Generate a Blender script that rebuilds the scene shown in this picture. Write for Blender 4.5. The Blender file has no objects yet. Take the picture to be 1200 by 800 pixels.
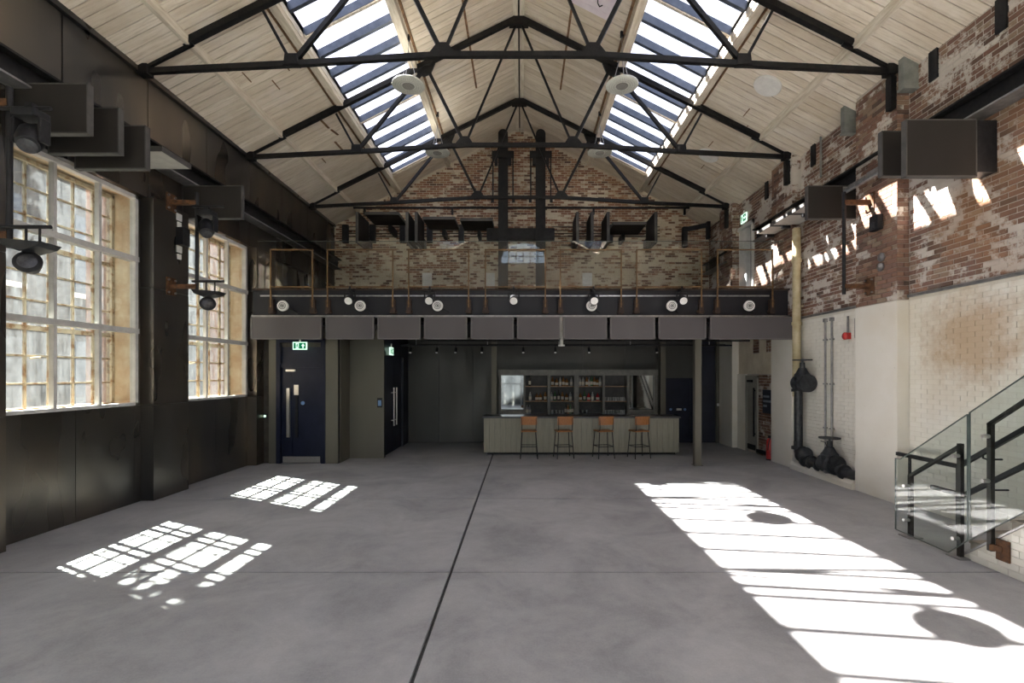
import bpy, bmesh, math, random
from mathutils import Vector, Matrix

random.seed(7)
R = math.radians
SC = bpy.context.scene
COL = SC.collection

# ------------------------------------------------------------------ camera
cam_d = bpy.data.cameras.new('camera')
cam_d.lens = 17.01
cam_d.sensor_width = 36.0
cam_d.shift_x = -11 / 1200
cam_d.shift_y = 39 / 1200
cam_d.clip_start = 0.05
cam_d.clip_end = 500
cam = bpy.data.objects.new('camera', cam_d)
cam.location = (0, 0, 2.1)
cam.rotation_euler = (R(90), 0, 0)
COL.objects.link(cam)
SC.camera = cam

# ------------------------------------------------------------------ sky, sun, exposure
SUN_DIR = Vector((0.735, -0.37, -1.0)).normalized()          # the way the light travels
world = bpy.data.worlds.new('world')
SC.world = world
world.use_nodes = True
wn = world.node_tree
wn.nodes.clear()
w_out = wn.nodes.new('ShaderNodeOutputWorld')
w_bg = wn.nodes.new('ShaderNodeBackground')
w_sky = wn.nodes.new('ShaderNodeTexSky')
w_sky.sky_type = 'NISHITA'
w_sky.sun_disc = False
w_sky.sun_elevation = R(45)
w_sky.sun_rotation = math.atan2(-SUN_DIR.x, -SUN_DIR.y)
w_sky.air_density = 1.0
w_sky.dust_density = 3.0
w_sky.ozone_density = 1.0
w_mix = wn.nodes.new('ShaderNodeMix')
w_mix.data_type = 'RGBA'
w_mix.inputs[0].default_value = 0.6
w_mix.inputs[7].default_value = (3.5, 3.5, 3.85, 1)           # thin bright cloud over the blue
wn.links.new(w_sky.outputs[0], w_mix.inputs[6])
wn.links.new(w_mix.outputs[2], w_bg.inputs[0])
w_bg.inputs[1].default_value = 0.5
wn.links.new(w_bg.outputs[0], w_out.inputs[0])

sun_d = bpy.data.lights.new('sun', 'SUN')
sun_d.energy = 62.0
sun_d.angle = R(0.6)
sun_d.color = (1.0, 0.95, 0.86)
sun = bpy.data.objects.new('sun', sun_d)
sun.rotation_euler = SUN_DIR.to_track_quat('-Z', 'Y').to_euler()
sun.location = (-20, 20, 25)
COL.objects.link(sun)

SC.view_settings.view_transform = 'Standard'
SC.view_settings.look = 'None'
SC.view_settings.exposure = 1.03
SC.view_settings.gamma = 1.0
SC.view_settings.use_curve_mapping = False
try:
    SC.cycles.max_bounces = 9
    SC.cycles.diffuse_bounces = 6
    SC.cycles.glossy_bounces = 4
    SC.cycles.transmission_bounces = 6
    SC.cycles.transparent_max_bounces = 16
    SC.cycles.sample_clamp_indirect = 6.0
    SC.cycles.caustics_reflective = False
    SC.cycles.caustics_refractive = False
    SC.cycles.use_denoising = True
except Exception:
    pass

# ------------------------------------------------------------------ materials
def _new(name):
    m = bpy.data.materials.new(name)
    m.use_nodes = True
    nt = m.node_tree
    nt.nodes.clear()
    out = nt.nodes.new('ShaderNodeOutputMaterial')
    return m, nt, out

def _noise(nt, scale, detail=4, rough=0.6, stretch=(1, 1, 1), coord='pos', dist=0.0):
    if coord == 'pos':
        g = nt.nodes.new('ShaderNodeNewGeometry').outputs['Position']
    else:
        g = nt.nodes.new('ShaderNodeTexCoord').outputs['Object']
    mp = nt.nodes.new('ShaderNodeMapping')
    mp.inputs['Scale'].default_value = stretch
    nt.links.new(g, mp.inputs[0])
    n = nt.nodes.new('ShaderNodeTexNoise')
    n.inputs['Scale'].default_value = scale
    n.inputs['Detail'].default_value = detail
    n.inputs['Roughness'].default_value = rough
    n.inputs['Distortion'].default_value = dist
    nt.links.new(mp.outputs[0], n.inputs['Vector'])
    return n.outputs['Fac']

def _ramp(nt, fac, stops):
    r = nt.nodes.new('ShaderNodeValToRGB')
    el = r.color_ramp.elements
    while len(el) > 1:
        el.remove(el[-1])
    el[0].position = stops[0][0]
    el[0].color = (*stops[0][1], 1)
    for p, c in stops[1:]:
        e = el.new(p)
        e.color = (*c, 1)
    nt.links.new(fac, r.inputs[0])
    return r.outputs[0]

def _mixc(nt, fac, a, b, mode='MIX'):
    m = nt.nodes.new('ShaderNodeMix')
    m.data_type = 'RGBA'
    m.blend_type = mode
    if isinstance(fac, (int, float)):
        m.inputs[0].default_value = fac
    else:
        nt.links.new(fac, m.inputs[0])
    for s, i in ((a, 6), (b, 7)):
        if isinstance(s, tuple):
            m.inputs[i].default_value = (*s, 1)
        else:
            nt.links.new(s, m.inputs[i])
    return m.outputs[2]

def _math(nt, op, a, b=0.0):
    m = nt.nodes.new('ShaderNodeMath')
    m.operation = op
    for s, i in ((a, 0), (b, 1)):
        if isinstance(s, (int, float)):
            m.inputs[i].default_value = s
        else:
            nt.links.new(s, m.inputs[i])
    return m.outputs[0]

def _step(nt, v, lo, hi):
    m = nt.nodes.new('ShaderNodeMapRange')
    m.inputs['From Min'].default_value = lo
    m.inputs['From Max'].default_value = hi
    nt.links.new(v, m.inputs[0])
    return m.outputs[0]

def _bsdf(nt, out, color, rough, metal=0.0, bump=None, spec=0.5, coat=0.0):
    b = nt.nodes.new('ShaderNodeBsdfPrincipled')
    for s, k in ((color, 'Base Color'), (rough, 'Roughness')):
        if isinstance(s, tuple):
            b.inputs[k].default_value = (*s, 1)
        elif isinstance(s, (int, float)):
            b.inputs[k].default_value = s
        else:
            nt.links.new(s, b.inputs[k])
    b.inputs['Metallic'].default_value = metal
    b.inputs['Specular IOR Level'].default_value = spec
    b.inputs['Coat Weight'].default_value = coat
    if bump:
        f, st, d = bump
        bn = nt.nodes.new('ShaderNodeBump')
        bn.inputs['Strength'].default_value = st
        bn.inputs['Distance'].default_value = d
        nt.links.new(f, bn.inputs['Height'])
        nt.links.new(bn.outputs[0], b.inputs['Normal'])
    nt.links.new(b.outputs[0], out.inputs[0])
    return b

def two(name, c1, c2, scale=4, rough=0.6, metal=0.0, stretch=(1, 1, 1), bump=0.0, rvar=0.0, lo=0.35, hi=0.65, detail=5, spec=0.5):
    m, nt, out = _new(name)
    f = _noise(nt, scale, detail, 0.62, stretch)
    col = _ramp(nt, f, [(lo, c1), (hi, c2)])
    rg = rough
    if rvar:
        f2 = _noise(nt, scale * 1.7, 4, 0.6, stretch)
        mr = nt.nodes.new('ShaderNodeMapRange')
        mr.inputs['From Min'].default_value = .3
        mr.inputs['From Max'].default_value = .7
        mr.inputs['To Min'].default_value = rough - rvar
        mr.inputs['To Max'].default_value = rough + rvar
        nt.links.new(f2, mr.inputs[0])
        rg = mr.outputs[0]
    _bsdf(nt, out, col, rg, metal, (f, bump, 0.01) if bump else None, spec)
    return m

def rand_val(nt):
    oi = nt.nodes.new('ShaderNodeObjectInfo').outputs['Random']
    ri = nt.nodes.new('ShaderNodeNewGeometry').outputs['Random Per Island']
    return _math(nt, 'FRACT', _math(nt, 'ADD', oi, ri))

def brick_mat(name, stops, paint, paint_c, grime=(0.12, 0.09, 0.07)):
    m, nt, out = _new(name)
    base = _ramp(nt, rand_val(nt), stops)
    base = _mixc(nt, _math(nt, 'MULTIPLY', _noise(nt, 38, 3), 0.5), base, grime)
    patch = _noise(nt, 1.15, 5, 0.62, dist=0.5)
    fine = _noise(nt, 9.0, 6, 0.75)
    s = _math(nt, 'ADD', _math(nt, 'MULTIPLY', patch, 1.0), _math(nt, 'MULTIPLY', fine, 0.55))
    s = _math(nt, 'ADD', s, _math(nt, 'MULTIPLY', _math(nt, 'SUBTRACT', rand_val(nt), .3), paint.get('rand', .16)))
    if paint.get('height'):                                  # flaking whitewash, heavier low down
        sx = nt.nodes.new('ShaderNodeSeparateXYZ')
        nt.links.new(nt.nodes.new('ShaderNodeNewGeometry').outputs['Position'], sx.inputs[0])
        z0, amt = paint['height']
        s = _math(nt, 'ADD', s, _math(nt, 'MULTIPLY', _math(nt, 'SUBTRACT', z0, sx.outputs[2]), amt))
    mask = _step(nt, s, paint['lo'], paint['hi'])
    pc = _mixc(nt, _noise(nt, 3.1, 4), paint_c, tuple(c * 0.82 for c in paint_c))
    col = _mixc(nt, _math(nt, 'MULTIPLY', mask, 0.92), base, pc)
    rust = _step(nt, _noise(nt, 0.55, 3, 0.5, (1, 1, 0.6)), 0.60, 0.72)
    col = _mixc(nt, _math(nt, 'MULTIPLY', rust, 0.45), col, (0.30, 0.15, 0.06))
    _bsdf(nt, out, col, 0.88, 0, (fine, 0.5, 0.012), 0.25)
    return m

M = {}
BR_STOPS = [(0.0, (0.10, 0.065, 0.05)), (0.2, (0.24, 0.125, 0.085)), (0.42, (0.20, 0.115, 0.09)), (0.62, (0.30, 0.165, 0.105)), (0.8, (0.27, 0.19, 0.135)), (0.92, (0.36, 0.27, 0.19)), (1.0, (0.13, 0.085, 0.07))]
M['brick_right'] = brick_mat('weathered_brick', BR_STOPS, {'lo': 0.83, 'hi': 0.91, 'rand': .14}, (0.64, 0.59, 0.53))
M['mortar_right'] = brick_mat('weathered_mortar', [(0, (0.56, 0.49, 0.42)), (1, (0.66, 0.59, 0.52))], {'lo': 0.84, 'hi': 0.95}, (0.60, 0.56, 0.50))
BB = [(0.0, (0.11, 0.06, 0.04)), (0.3, (0.30, 0.135, 0.08)), (0.55, (0.34, 0.165, 0.09)), (0.8, (0.38, 0.235, 0.14)), (1.0, (0.18, 0.10, 0.07))]
M['brick_back'] = brick_mat('gable_brick', BB, {'lo': 0.80, 'hi': 0.95, 'height': (6.9, 0.05), 'rand': 0.42}, (0.70, 0.62, 0.48))
M['mortar_back'] = brick_mat('gable_mortar', [(0, (0.66, 0.58, 0.46)), (1, (0.74, 0.66, 0.54))], {'lo': 0.80, 'hi': 1.0, 'height': (6.9, 0.05)}, (0.76, 0.69, 0.57))

def tile_mat(name, c, stain_at=None, mortar=False):
    m, nt, out = _new(name)
    n = _noise(nt, 2.2, 5)
    col = _mixc(nt, n, c, tuple(x * y for x, y in zip(c, (0.86, 0.84, 0.78))))
    speck = _step(nt, _noise(nt, 26, 3, 0.7), 0.69, 0.74)
    col = _mixc(nt, _math(nt, 'MULTIPLY', speck, 0.5), col, (0.22, 0.16, 0.11))
    if not mortar:
        col = _mixc(nt, _math(nt, 'MULTIPLY', rand_val(nt), 0.16), col, (0.50, 0.46, 0.38))
    yel = _step(nt, _noise(nt, 0.5, 4, 0.6), 0.52, 0.75)
    col = _mixc(nt, _math(nt, 'MULTIPLY', yel, 0.35), col, (0.50, 0.38, 0.19))
    if stain_at:
        vm = nt.nodes.new('ShaderNodeVectorMath')
        vm.operation = 'SUBTRACT'
        nt.links.new(nt.nodes.new('ShaderNodeNewGeometry').outputs['Position'], vm.inputs[0])
        vm.inputs[1].default_value = stain_at
        vs = nt.nodes.new('ShaderNodeVectorMath')
        vs.operation = 'MULTIPLY'
        nt.links.new(vm.outputs[0], vs.inputs[0])
        vs.inputs[1].default_value = (1, 0.85, 1.1)
        ln = nt.nodes.new('ShaderNodeVectorMath')
        ln.operation = 'LENGTH'
        nt.links.new(vs.outputs[0], ln.inputs[0])
        d = _math(nt, 'ADD', ln.outputs['Value'], _math(nt, 'MULTIPLY', _math(nt, 'SUBTRACT', _noise(nt, 3.2, 6, 0.75), 0.5), 1.5))
        f = _step(nt, d, 0.86, 0.30)
        col = _mixc(nt, _math(nt, 'MULTIPLY', f, 0.64), col, (0.36, 0.21, 0.08))
    _bsdf(nt, out, col, 0.42 if not mortar else 0.8, 0, (n, 0.15, 0.01), 0.4)
    return m

STAIN = (6.28, 6.72, 2.62)
M['tile'] = tile_mat('glazed_white_brick', (0.80, 0.78, 0.715), STAIN)
M['tile_joint'] = tile_mat('white_brick_joint', (0.68, 0.65, 0.58), STAIN, True)
M['white_paint'] = tile_mat('white_painted_masonry', (0.78, 0.755, 0.695))
M['plaster'] = two('cream_plaster', (0.56, 0.49, 0.37), (0.68, 0.61, 0.48), 3, 0.8)
M['cream_reveal'] = two('cream_reveal', (0.36, 0.25, 0.16), (0.50, 0.42, 0.31), 3, 0.8)

def concrete():
    m, nt, out = _new('polished_concrete')
    a = _noise(nt, 0.9, 6, 0.65, (1, 1, 1), dist=0.6)
    b = _noise(nt, 7.0, 6, 0.7, (1, 1, 1))
    c = _noise(nt, 60.0, 3, 0.6)
    s = _math(nt, 'ADD', _math(nt, 'MULTIPLY', a, 0.6), _math(nt, 'ADD', _math(nt, 'MULTIPLY', b, 0.25), _math(nt, 'MULTIPLY', c, 0.15)))
    col = _ramp(nt, s, [(0.38, (0.24, 0.24, 0.243)), (0.5, (0.33, 0.329, 0.33)), (0.62, (0.41, 0.407, 0.405))])
    rg = _step(nt, b, 0.2, 0.8)
    mr = nt.nodes.new('ShaderNodeMapRange')
    mr.inputs['To Min'].default_value = 0.42
    mr.inputs['To Max'].default_value = 0.62
    nt.links.new(rg, mr.inputs[0])
    _bsdf(nt, out, col, mr.outputs[0], 0, (c, 0.06, 0.005), 0.4)
    return m
M['concrete'] = concrete()
M['joint'] = two('joint_filler', (0.03, 0.03, 0.03), (0.06, 0.06, 0.058), 20, 0.8)

def boards():
    m, nt, out = _new('limed_boards')
    st = _noise(nt, 2.0, 6, 0.7, (1.0, 14, 1.0))
    col = _ramp(nt, st, [(0.3, (0.50, 0.42, 0.33)), (0.5, (0.73, 0.65, 0.54)), (0.7, (0.80, 0.73, 0.63))])
    col = _mixc(nt, _math(nt, 'MULTIPLY', rand_val(nt), 0.5), col, (0.50, 0.41, 0.30))
    pt = _step(nt, _noise(nt, 0.8, 5, 0.65), 0.52, 0.75)
    col = _mixc(nt, _math(nt, 'MULTIPLY', pt, 0.45), col, (0.46, 0.36, 0.23))
    pk = _step(nt, _noise(nt, 1.1, 4, 0.6), 0.55, 0.7)
    col = _mixc(nt, _math(nt, 'MULTIPLY', pk, 0.4), col, (0.70, 0.64, 0.60))
    _bsdf(nt, out, col, 0.85, 0, (st, 0.2, 0.01), 0.25)
    return m
M['board'] = boards()
M['timber_white'] = two('limed_timber', (0.55, 0.47, 0.36), (0.74, 0.68, 0.57), 5, 0.8, stretch=(4, 0.5, 4), bump=0.15)
M['timber_brown'] = two('bare_brown_timber', (0.11, 0.055, 0.025), (0.24, 0.13, 0.06), 9, 0.85)
M['dark_gap'] = two('dark_gap', (0.03, 0.025, 0.02), (0.06, 0.05, 0.04), 5, 0.9)

def steel(name, dark, warm, green, rough=0.42, metal=0.75, spec=0.5):
    m, nt, out = _new(name)
    a = _noise(nt, 0.7, 2, 0.4, (1, 1, 0.6))
    b = _noise(nt, 1.3, 2, 0.4, (1.5, 1.5, 0.5))
    col = _ramp(nt, a, [(0.3, dark), (0.52, green), (0.72, warm)])
    col = _mixc(nt, _math(nt, 'MULTIPLY', b, 0.5), col, tuple(x * 1.5 for x in dark))
    rg = nt.nodes.new('ShaderNodeMapRange')
    rg.inputs['From Min'].default_value = 0.3
    rg.inputs['From Max'].default_value = 0.7
    rg.inputs['To Min'].default_value = rough - 0.08
    rg.inputs['To Max'].default_value = rough + 0.12
    nt.links.new(b, rg.inputs[0])
    _bsdf(nt, out, col, rg.outputs[0], metal, None, spec)
    return m
M['steel'] = steel('blackened_steel', (0.060, 0.060, 0.062), (0.23, 0.18, 0.13), (0.125, 0.112, 0.095), 0.30, 0.85)
M['fascia'] = steel('dark_fascia_steel', (0.016, 0.016, 0.019), (0.034, 0.031, 0.030), (0.024, 0.025, 0.029), 0.45, 0.2, 0.25)
M['baffle'] = steel('baffle_felt', (0.020, 0.018, 0.016), (0.032, 0.028, 0.024), (0.026, 0.023, 0.021), 0.8, 0.0, 0.15)
M['baffle_under'] = two('baffle_edge', (0.042, 0.04, 0.037), (0.075, 0.07, 0.064), 5, 0.7)
M['baffle_pale'] = two('baffle_pale_underside', (0.36, 0.34, 0.31), (0.44, 0.42, 0.38), 5, 0.8)  # pale underside; light from the floor is also put into this colour
M['band'] = steel('balcony_band_felt', (0.062, 0.055, 0.057), (0.088, 0.078, 0.077), (0.074, 0.067, 0.069), 0.65, 0.0)
M['band_edge'] = two('balcony_band_edge', (0.095, 0.088, 0.085), (0.13, 0.122, 0.116), 5, 0.6)
M['truss'] = two('black_truss_paint', (0.006, 0.006, 0.007), (0.014, 0.0135, 0.013), 8, 0.5, 0.0, rvar=0.1, bump=0.1, spec=0.22)
M['black'] = two('black_metal', (0.008, 0.008, 0.009), (0.018, 0.018, 0.02), 12, 0.5, 0.0, spec=0.25)
M['pipe_black'] = two('black_cast_iron', (0.018, 0.02, 0.022), (0.05, 0.052, 0.055), 14, 0.5, 0.3, bump=0.2)
M['rail_steel'] = two('galvanised_rail', (0.24, 0.24, 0.25), (0.42, 0.42, 0.42), 10, 0.35, 0.8)
M['grey_steel'] = two('bare_grey_steel', (0.22, 0.22, 0.22), (0.34, 0.33, 0.32), 9, 0.4, 0.7)
M['grey_box'] = two('grey_green_box', (0.15, 0.155, 0.14), (0.22, 0.225, 0.205), 6, 0.7)
M['rust'] = two('rust_steel', (0.06, 0.028, 0.014), (0.16, 0.072, 0.028), 16, 0.75, 0.3, bump=0.2)
M['post_dark'] = two('dark_bronze_post', (0.014, 0.012, 0.010), (0.030, 0.025, 0.020), 12, 0.5, spec=0.3)
M['frame_rust'] = two('gilded_rust_frame', (0.10, 0.055, 0.022), (0.20, 0.115, 0.045), 16, 0.55, 0.4)
M['rust_dark'] = two('dark_rust_steel', (0.028, 0.019, 0.015), (0.065, 0.036, 0.022), 16, 0.7, 0.3)
M['olive'] = steel('olive_panel', (0.085, 0.080, 0.062), (0.15, 0.14, 0.11), (0.115, 0.108, 0.085), 0.5, 0.3)
M['olive_dark'] = steel('dark_olive_panel', (0.052, 0.052, 0.047), (0.095, 0.09, 0.078), (0.072, 0.07, 0.062), 0.5, 0.3)
M['navy'] = two('navy_paint', (0.004, 0.006, 0.018), (0.008, 0.011, 0.028), 3, 0.4, spec=0.3)
M['navy_dark'] = two('dark_navy_paint', (0.006, 0.008, 0.018), (0.011, 0.014, 0.03), 3, 0.45)
M['stainless'] = two('brushed_stainless', (0.50, 0.49, 0.47), (0.68, 0.66, 0.63), 20, 0.28, 0.95, stretch=(1, 1, 12))
M['bar_front'] = two('sage_painted_boards', (0.215, 0.205, 0.155), (0.265, 0.252, 0.195), 5, 0.5, stretch=(6, 1, 0.6))
M['bar_top'] = two('dark_stone_top', (0.03, 0.032, 0.036), (0.06, 0.06, 0.064), 18, 0.3)
M['shelf_frame'] = two('grey_shelf_frame', (0.10, 0.098, 0.086), (0.15, 0.145, 0.125), 6, 0.5)
M['shelf_wood'] = two('oak_shelf', (0.20, 0.12, 0.06), (0.34, 0.22, 0.12), 9, 0.55, stretch=(1, 8, 8))
M['shelf_back'] = two('dark_shelf_back', (0.022, 0.022, 0.022), (0.04, 0.038, 0.036), 6, 0.6)
M['stool_leather'] = two('tan_leather', (0.24, 0.09, 0.024), (0.38, 0.155, 0.045), 14, 0.5, stretch=(5, 1, 1), bump=0.15)
M['alu'] = two('painted_window_bar', (0.36, 0.35, 0.33), (0.46, 0.45, 0.43), 6, 0.5)
M['bar_blue'] = two('slate_glazing_bar', (0.05, 0.062, 0.085), (0.085, 0.10, 0.13), 6, 0.4, 0.2)
M['sash'] = two('rusty_cream_sash', (0.24, 0.13, 0.06), (0.50, 0.42, 0.31), 7, 0.75, lo=0.38, hi=0.52, bump=0.2)
M['white'] = two('white_enamel', (0.68, 0.67, 0.64), (0.78, 0.77, 0.74), 8, 0.45)
M['off_white'] = two('off_white_plate', (0.58, 0.55, 0.50), (0.66, 0.63, 0.57), 6, 0.6)
M['disc_glass'] = two('grey_green_disc', (0.54, 0.55, 0.50), (0.66, 0.67, 0.61), 30, 0.4)
M['disc_mid'] = two('disc_core', (0.22, 0.215, 0.20), (0.30, 0.29, 0.27), 60, 0.5)
M['cream_pipe'] = two('cream_paint', (0.36, 0.29, 0.15), (0.52, 0.45, 0.29), 4, 0.5)
M['door_grey'] = two('grey_green_door', (0.24, 0.235, 0.20), (0.29, 0.285, 0.245), 3, 0.5)
M['red'] = two('red_enamel', (0.40, 0.02, 0.02), (0.52, 0.04, 0.03), 6, 0.35)
M['lilac'] = two('pale_lilac_panel', (0.74, 0.66, 0.72), (0.82, 0.75, 0.80), 3, 0.5)
M['lens'] = two('white_lens', (0.70, 0.69, 0.66), (0.82, 0.81, 0.78), 30, 0.25)
M['lens_dark'] = two('dark_lens', (0.03, 0.03, 0.035), (0.07, 0.07, 0.075), 20, 0.2)
M['asphalt'] = two('yard_asphalt', (0.09, 0.088, 0.085), (0.14, 0.135, 0.13), 3, 0.9)
M['ground_mat'] = two('yard_paving', (0.36, 0.345, 0.32), (0.46, 0.44, 0.41), 3, 0.9)
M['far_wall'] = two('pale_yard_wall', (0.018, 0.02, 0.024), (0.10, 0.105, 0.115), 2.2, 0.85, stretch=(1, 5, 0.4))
M['far_brick'] = two('far_pink_brick', (0.20, 0.12, 0.10), (0.32, 0.23, 0.20), 3, 0.85)
M['leaf'] = two('leaf_green', (0.05, 0.09, 0.035), (0.12, 0.18, 0.07), 3, 0.7)
M['bark'] = two('bark_brown', (0.10, 0.07, 0.05), (0.18, 0.14, 0.10), 9, 0.9)
M['slate'] = two('roof_slate', (0.12, 0.125, 0.135), (0.2, 0.2, 0.21), 3, 0.8)
M['step'] = two('stair_tread', (0.24, 0.21, 0.17), (0.34, 0.30, 0.25), 6, 0.6)

def glass(name, tint, gloss, facing=True, dirt=None):
    m, nt, out = _new(name)
    tr = nt.nodes.new('ShaderNodeBsdfTransparent')
    tr.inputs[0].default_value = (*tint, 1)
    gl = nt.nodes.new('ShaderNodeBsdfGlossy')
    gl.inputs['Roughness'].default_value = 0.02
    mx = nt.nodes.new('ShaderNodeMixShader')
    lw = nt.nodes.new('ShaderNodeLayerWeight')
    lw.inputs[0].default_value = 0.5
    f = _math(nt, 'POWER', lw.outputs['Facing'], 4.0)
    f = _math(nt, 'MULTIPLY', _math(nt, 'ADD', _math(nt, 'MULTIPLY', f, 0.7), 0.045), gloss)
    nt.links.new(f, mx.inputs[0])
    nt.links.new(tr.outputs[0], mx.inputs[1])
    nt.links.new(gl.outputs[0], mx.inputs[2])
    last = mx.outputs[0]
    if dirt:
        df = nt.nodes.new('ShaderNodeBsdfDiffuse')
        df.inputs[0].default_value = (0.30, 0.29, 0.27, 1)
        tl = nt.nodes.new('ShaderNodeBsdfTranslucent')
        tl.inputs[0].default_value = (0.12, 0.125, 0.135, 1)
        md = nt.nodes.new('ShaderNodeMixShader')
        md.inputs[0].default_value = 0.7
        nt.links.new(df.outputs[0], md.inputs[1])
        nt.links.new(tl.outputs[0], md.inputs[2])
        n = _noise(nt, 3.0, 6, 0.7, (1, 3.0, 0.5))
        n2 = _noise(nt, 14.0, 4, 0.7)
        n = _math(nt, 'ADD', _math(nt, 'MULTIPLY', n, 0.7), _math(nt, 'MULTIPLY', n2, 0.3))
        mr = nt.nodes.new('ShaderNodeMapRange')
        mr.inputs['From Min'].default_value = 0.36
        mr.inputs['From Max'].default_value = 0.64
        mr.inputs['To Min'].default_value = dirt[0]
        mr.inputs['To Max'].default_value = dirt[1]
        nt.links.new(n, mr.inputs[0])
        mz = nt.nodes.new('ShaderNodeMixShader')
        nt.links.new(mr.outputs[0], mz.inputs[0])
        nt.links.new(last, mz.inputs[1])
        nt.links.new(md.outputs[0], mz.inputs[2])
        last = mz.outputs[0]
    nt.links.new(last, out.inputs[0])
    return m
M['glass'] = glass('clear_glass', (0.93, 0.96, 0.95), 0.9)
M['glass_sky'] = glass('rooflight_glass', (0.84, 0.84, 0.87), 0.5)
M['glass_rail'] = glass('balustrade_glass', (0.91, 0.945, 0.935), 0.75)
M['glass_balcony'] = glass('balcony_glass', (0.945, 0.965, 0.96), 1.1)
M['glass_dirty'] = glass('dusty_glass', (0.92, 0.94, 0.95), 0.4, True, (0.0, 0.26))
M['glass_edge'] = two('glass_edge_green', (0.04, 0.055, 0.05), (0.07, 0.09, 0.08), 5, 0.3)
def mirror():
    m, nt, out = _new('mirror_glass')
    f = _noise(nt, 2, 2)
    col = _ramp(nt, f, [(0.3, (0.36, 0.38, 0.39)), (0.7, (0.42, 0.44, 0.45))])
    _bsdf(nt, out, col, 0.04, 1.0)
    return m
M['mirror'] = mirror()
def bottle_mat(name, c, tr=0.5):
    m, nt, out = _new(name)
    b = _bsdf(nt, out, _ramp(nt, _noise(nt, 30, 2), [(0.3, c), (0.7, tuple(min(1, x * 1.25) for x in c))]), 0.08)
    b.inputs['Transmission Weight'].default_value = tr
    return m
M['bottle_clear'] = bottle_mat('clear_bottle', (0.75, 0.77, 0.76), 0.7)
M['bottle_amber'] = bottle_mat('amber_bottle', (0.24, 0.11, 0.035), 0.3)
M['bottle_green'] = bottle_mat('green_bottle', (0.06, 0.14, 0.06), 0.3)
M['bottle_red'] = bottle_mat('red_bottle', (0.42, 0.03, 0.04), 0.2)
M['bottle_dark'] = bottle_mat('dark_bottle', (0.03, 0.025, 0.02), 0.1)
M['label_cream'] = two('paper_label', (0.38, 0.34, 0.27), (0.5, 0.46, 0.38), 40, 0.7)
def emis(name, c, s):
    m, nt, out = _new(name)
    e = nt.nodes.new('ShaderNodeEmission')
    nt.links.new(_ramp(nt, _noise(nt, 20, 1), [(0.3, c), (0.7, tuple(x * 1.02 for x in c))]), e.inputs[0])
    e.inputs[1].default_value = s
    nt.links.new(e.outputs[0], out.inputs[0])
    return m
M['sign_green'] = emis('sign_green', (0.0, 0.09, 0.035), 0.9)
M['sign_white'] = emis('sign_white', (0.55, 0.80, 0.62), 0.9)
M['blue_disc'] = two('blue_disc', (0.10, 0.20, 0.42), (0.16, 0.28, 0.50), 9, 0.4)
M['notice'] = two('dark_blue_notice', (0.012, 0.018, 0.03), (0.02, 0.028, 0.045), 6, 0.5)
M['notice_ink'] = two('pale_notice_ink', (0.22, 0.27, 0.32), (0.30, 0.35, 0.40), 9, 0.6)
M['bulb'] = emis('lamp_glow', (1.0, 0.93, 0.8), 6.0)

# ------------------------------------------------------------------ mesh helpers
ORI = {}
ORI_LAST = [None]

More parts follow.
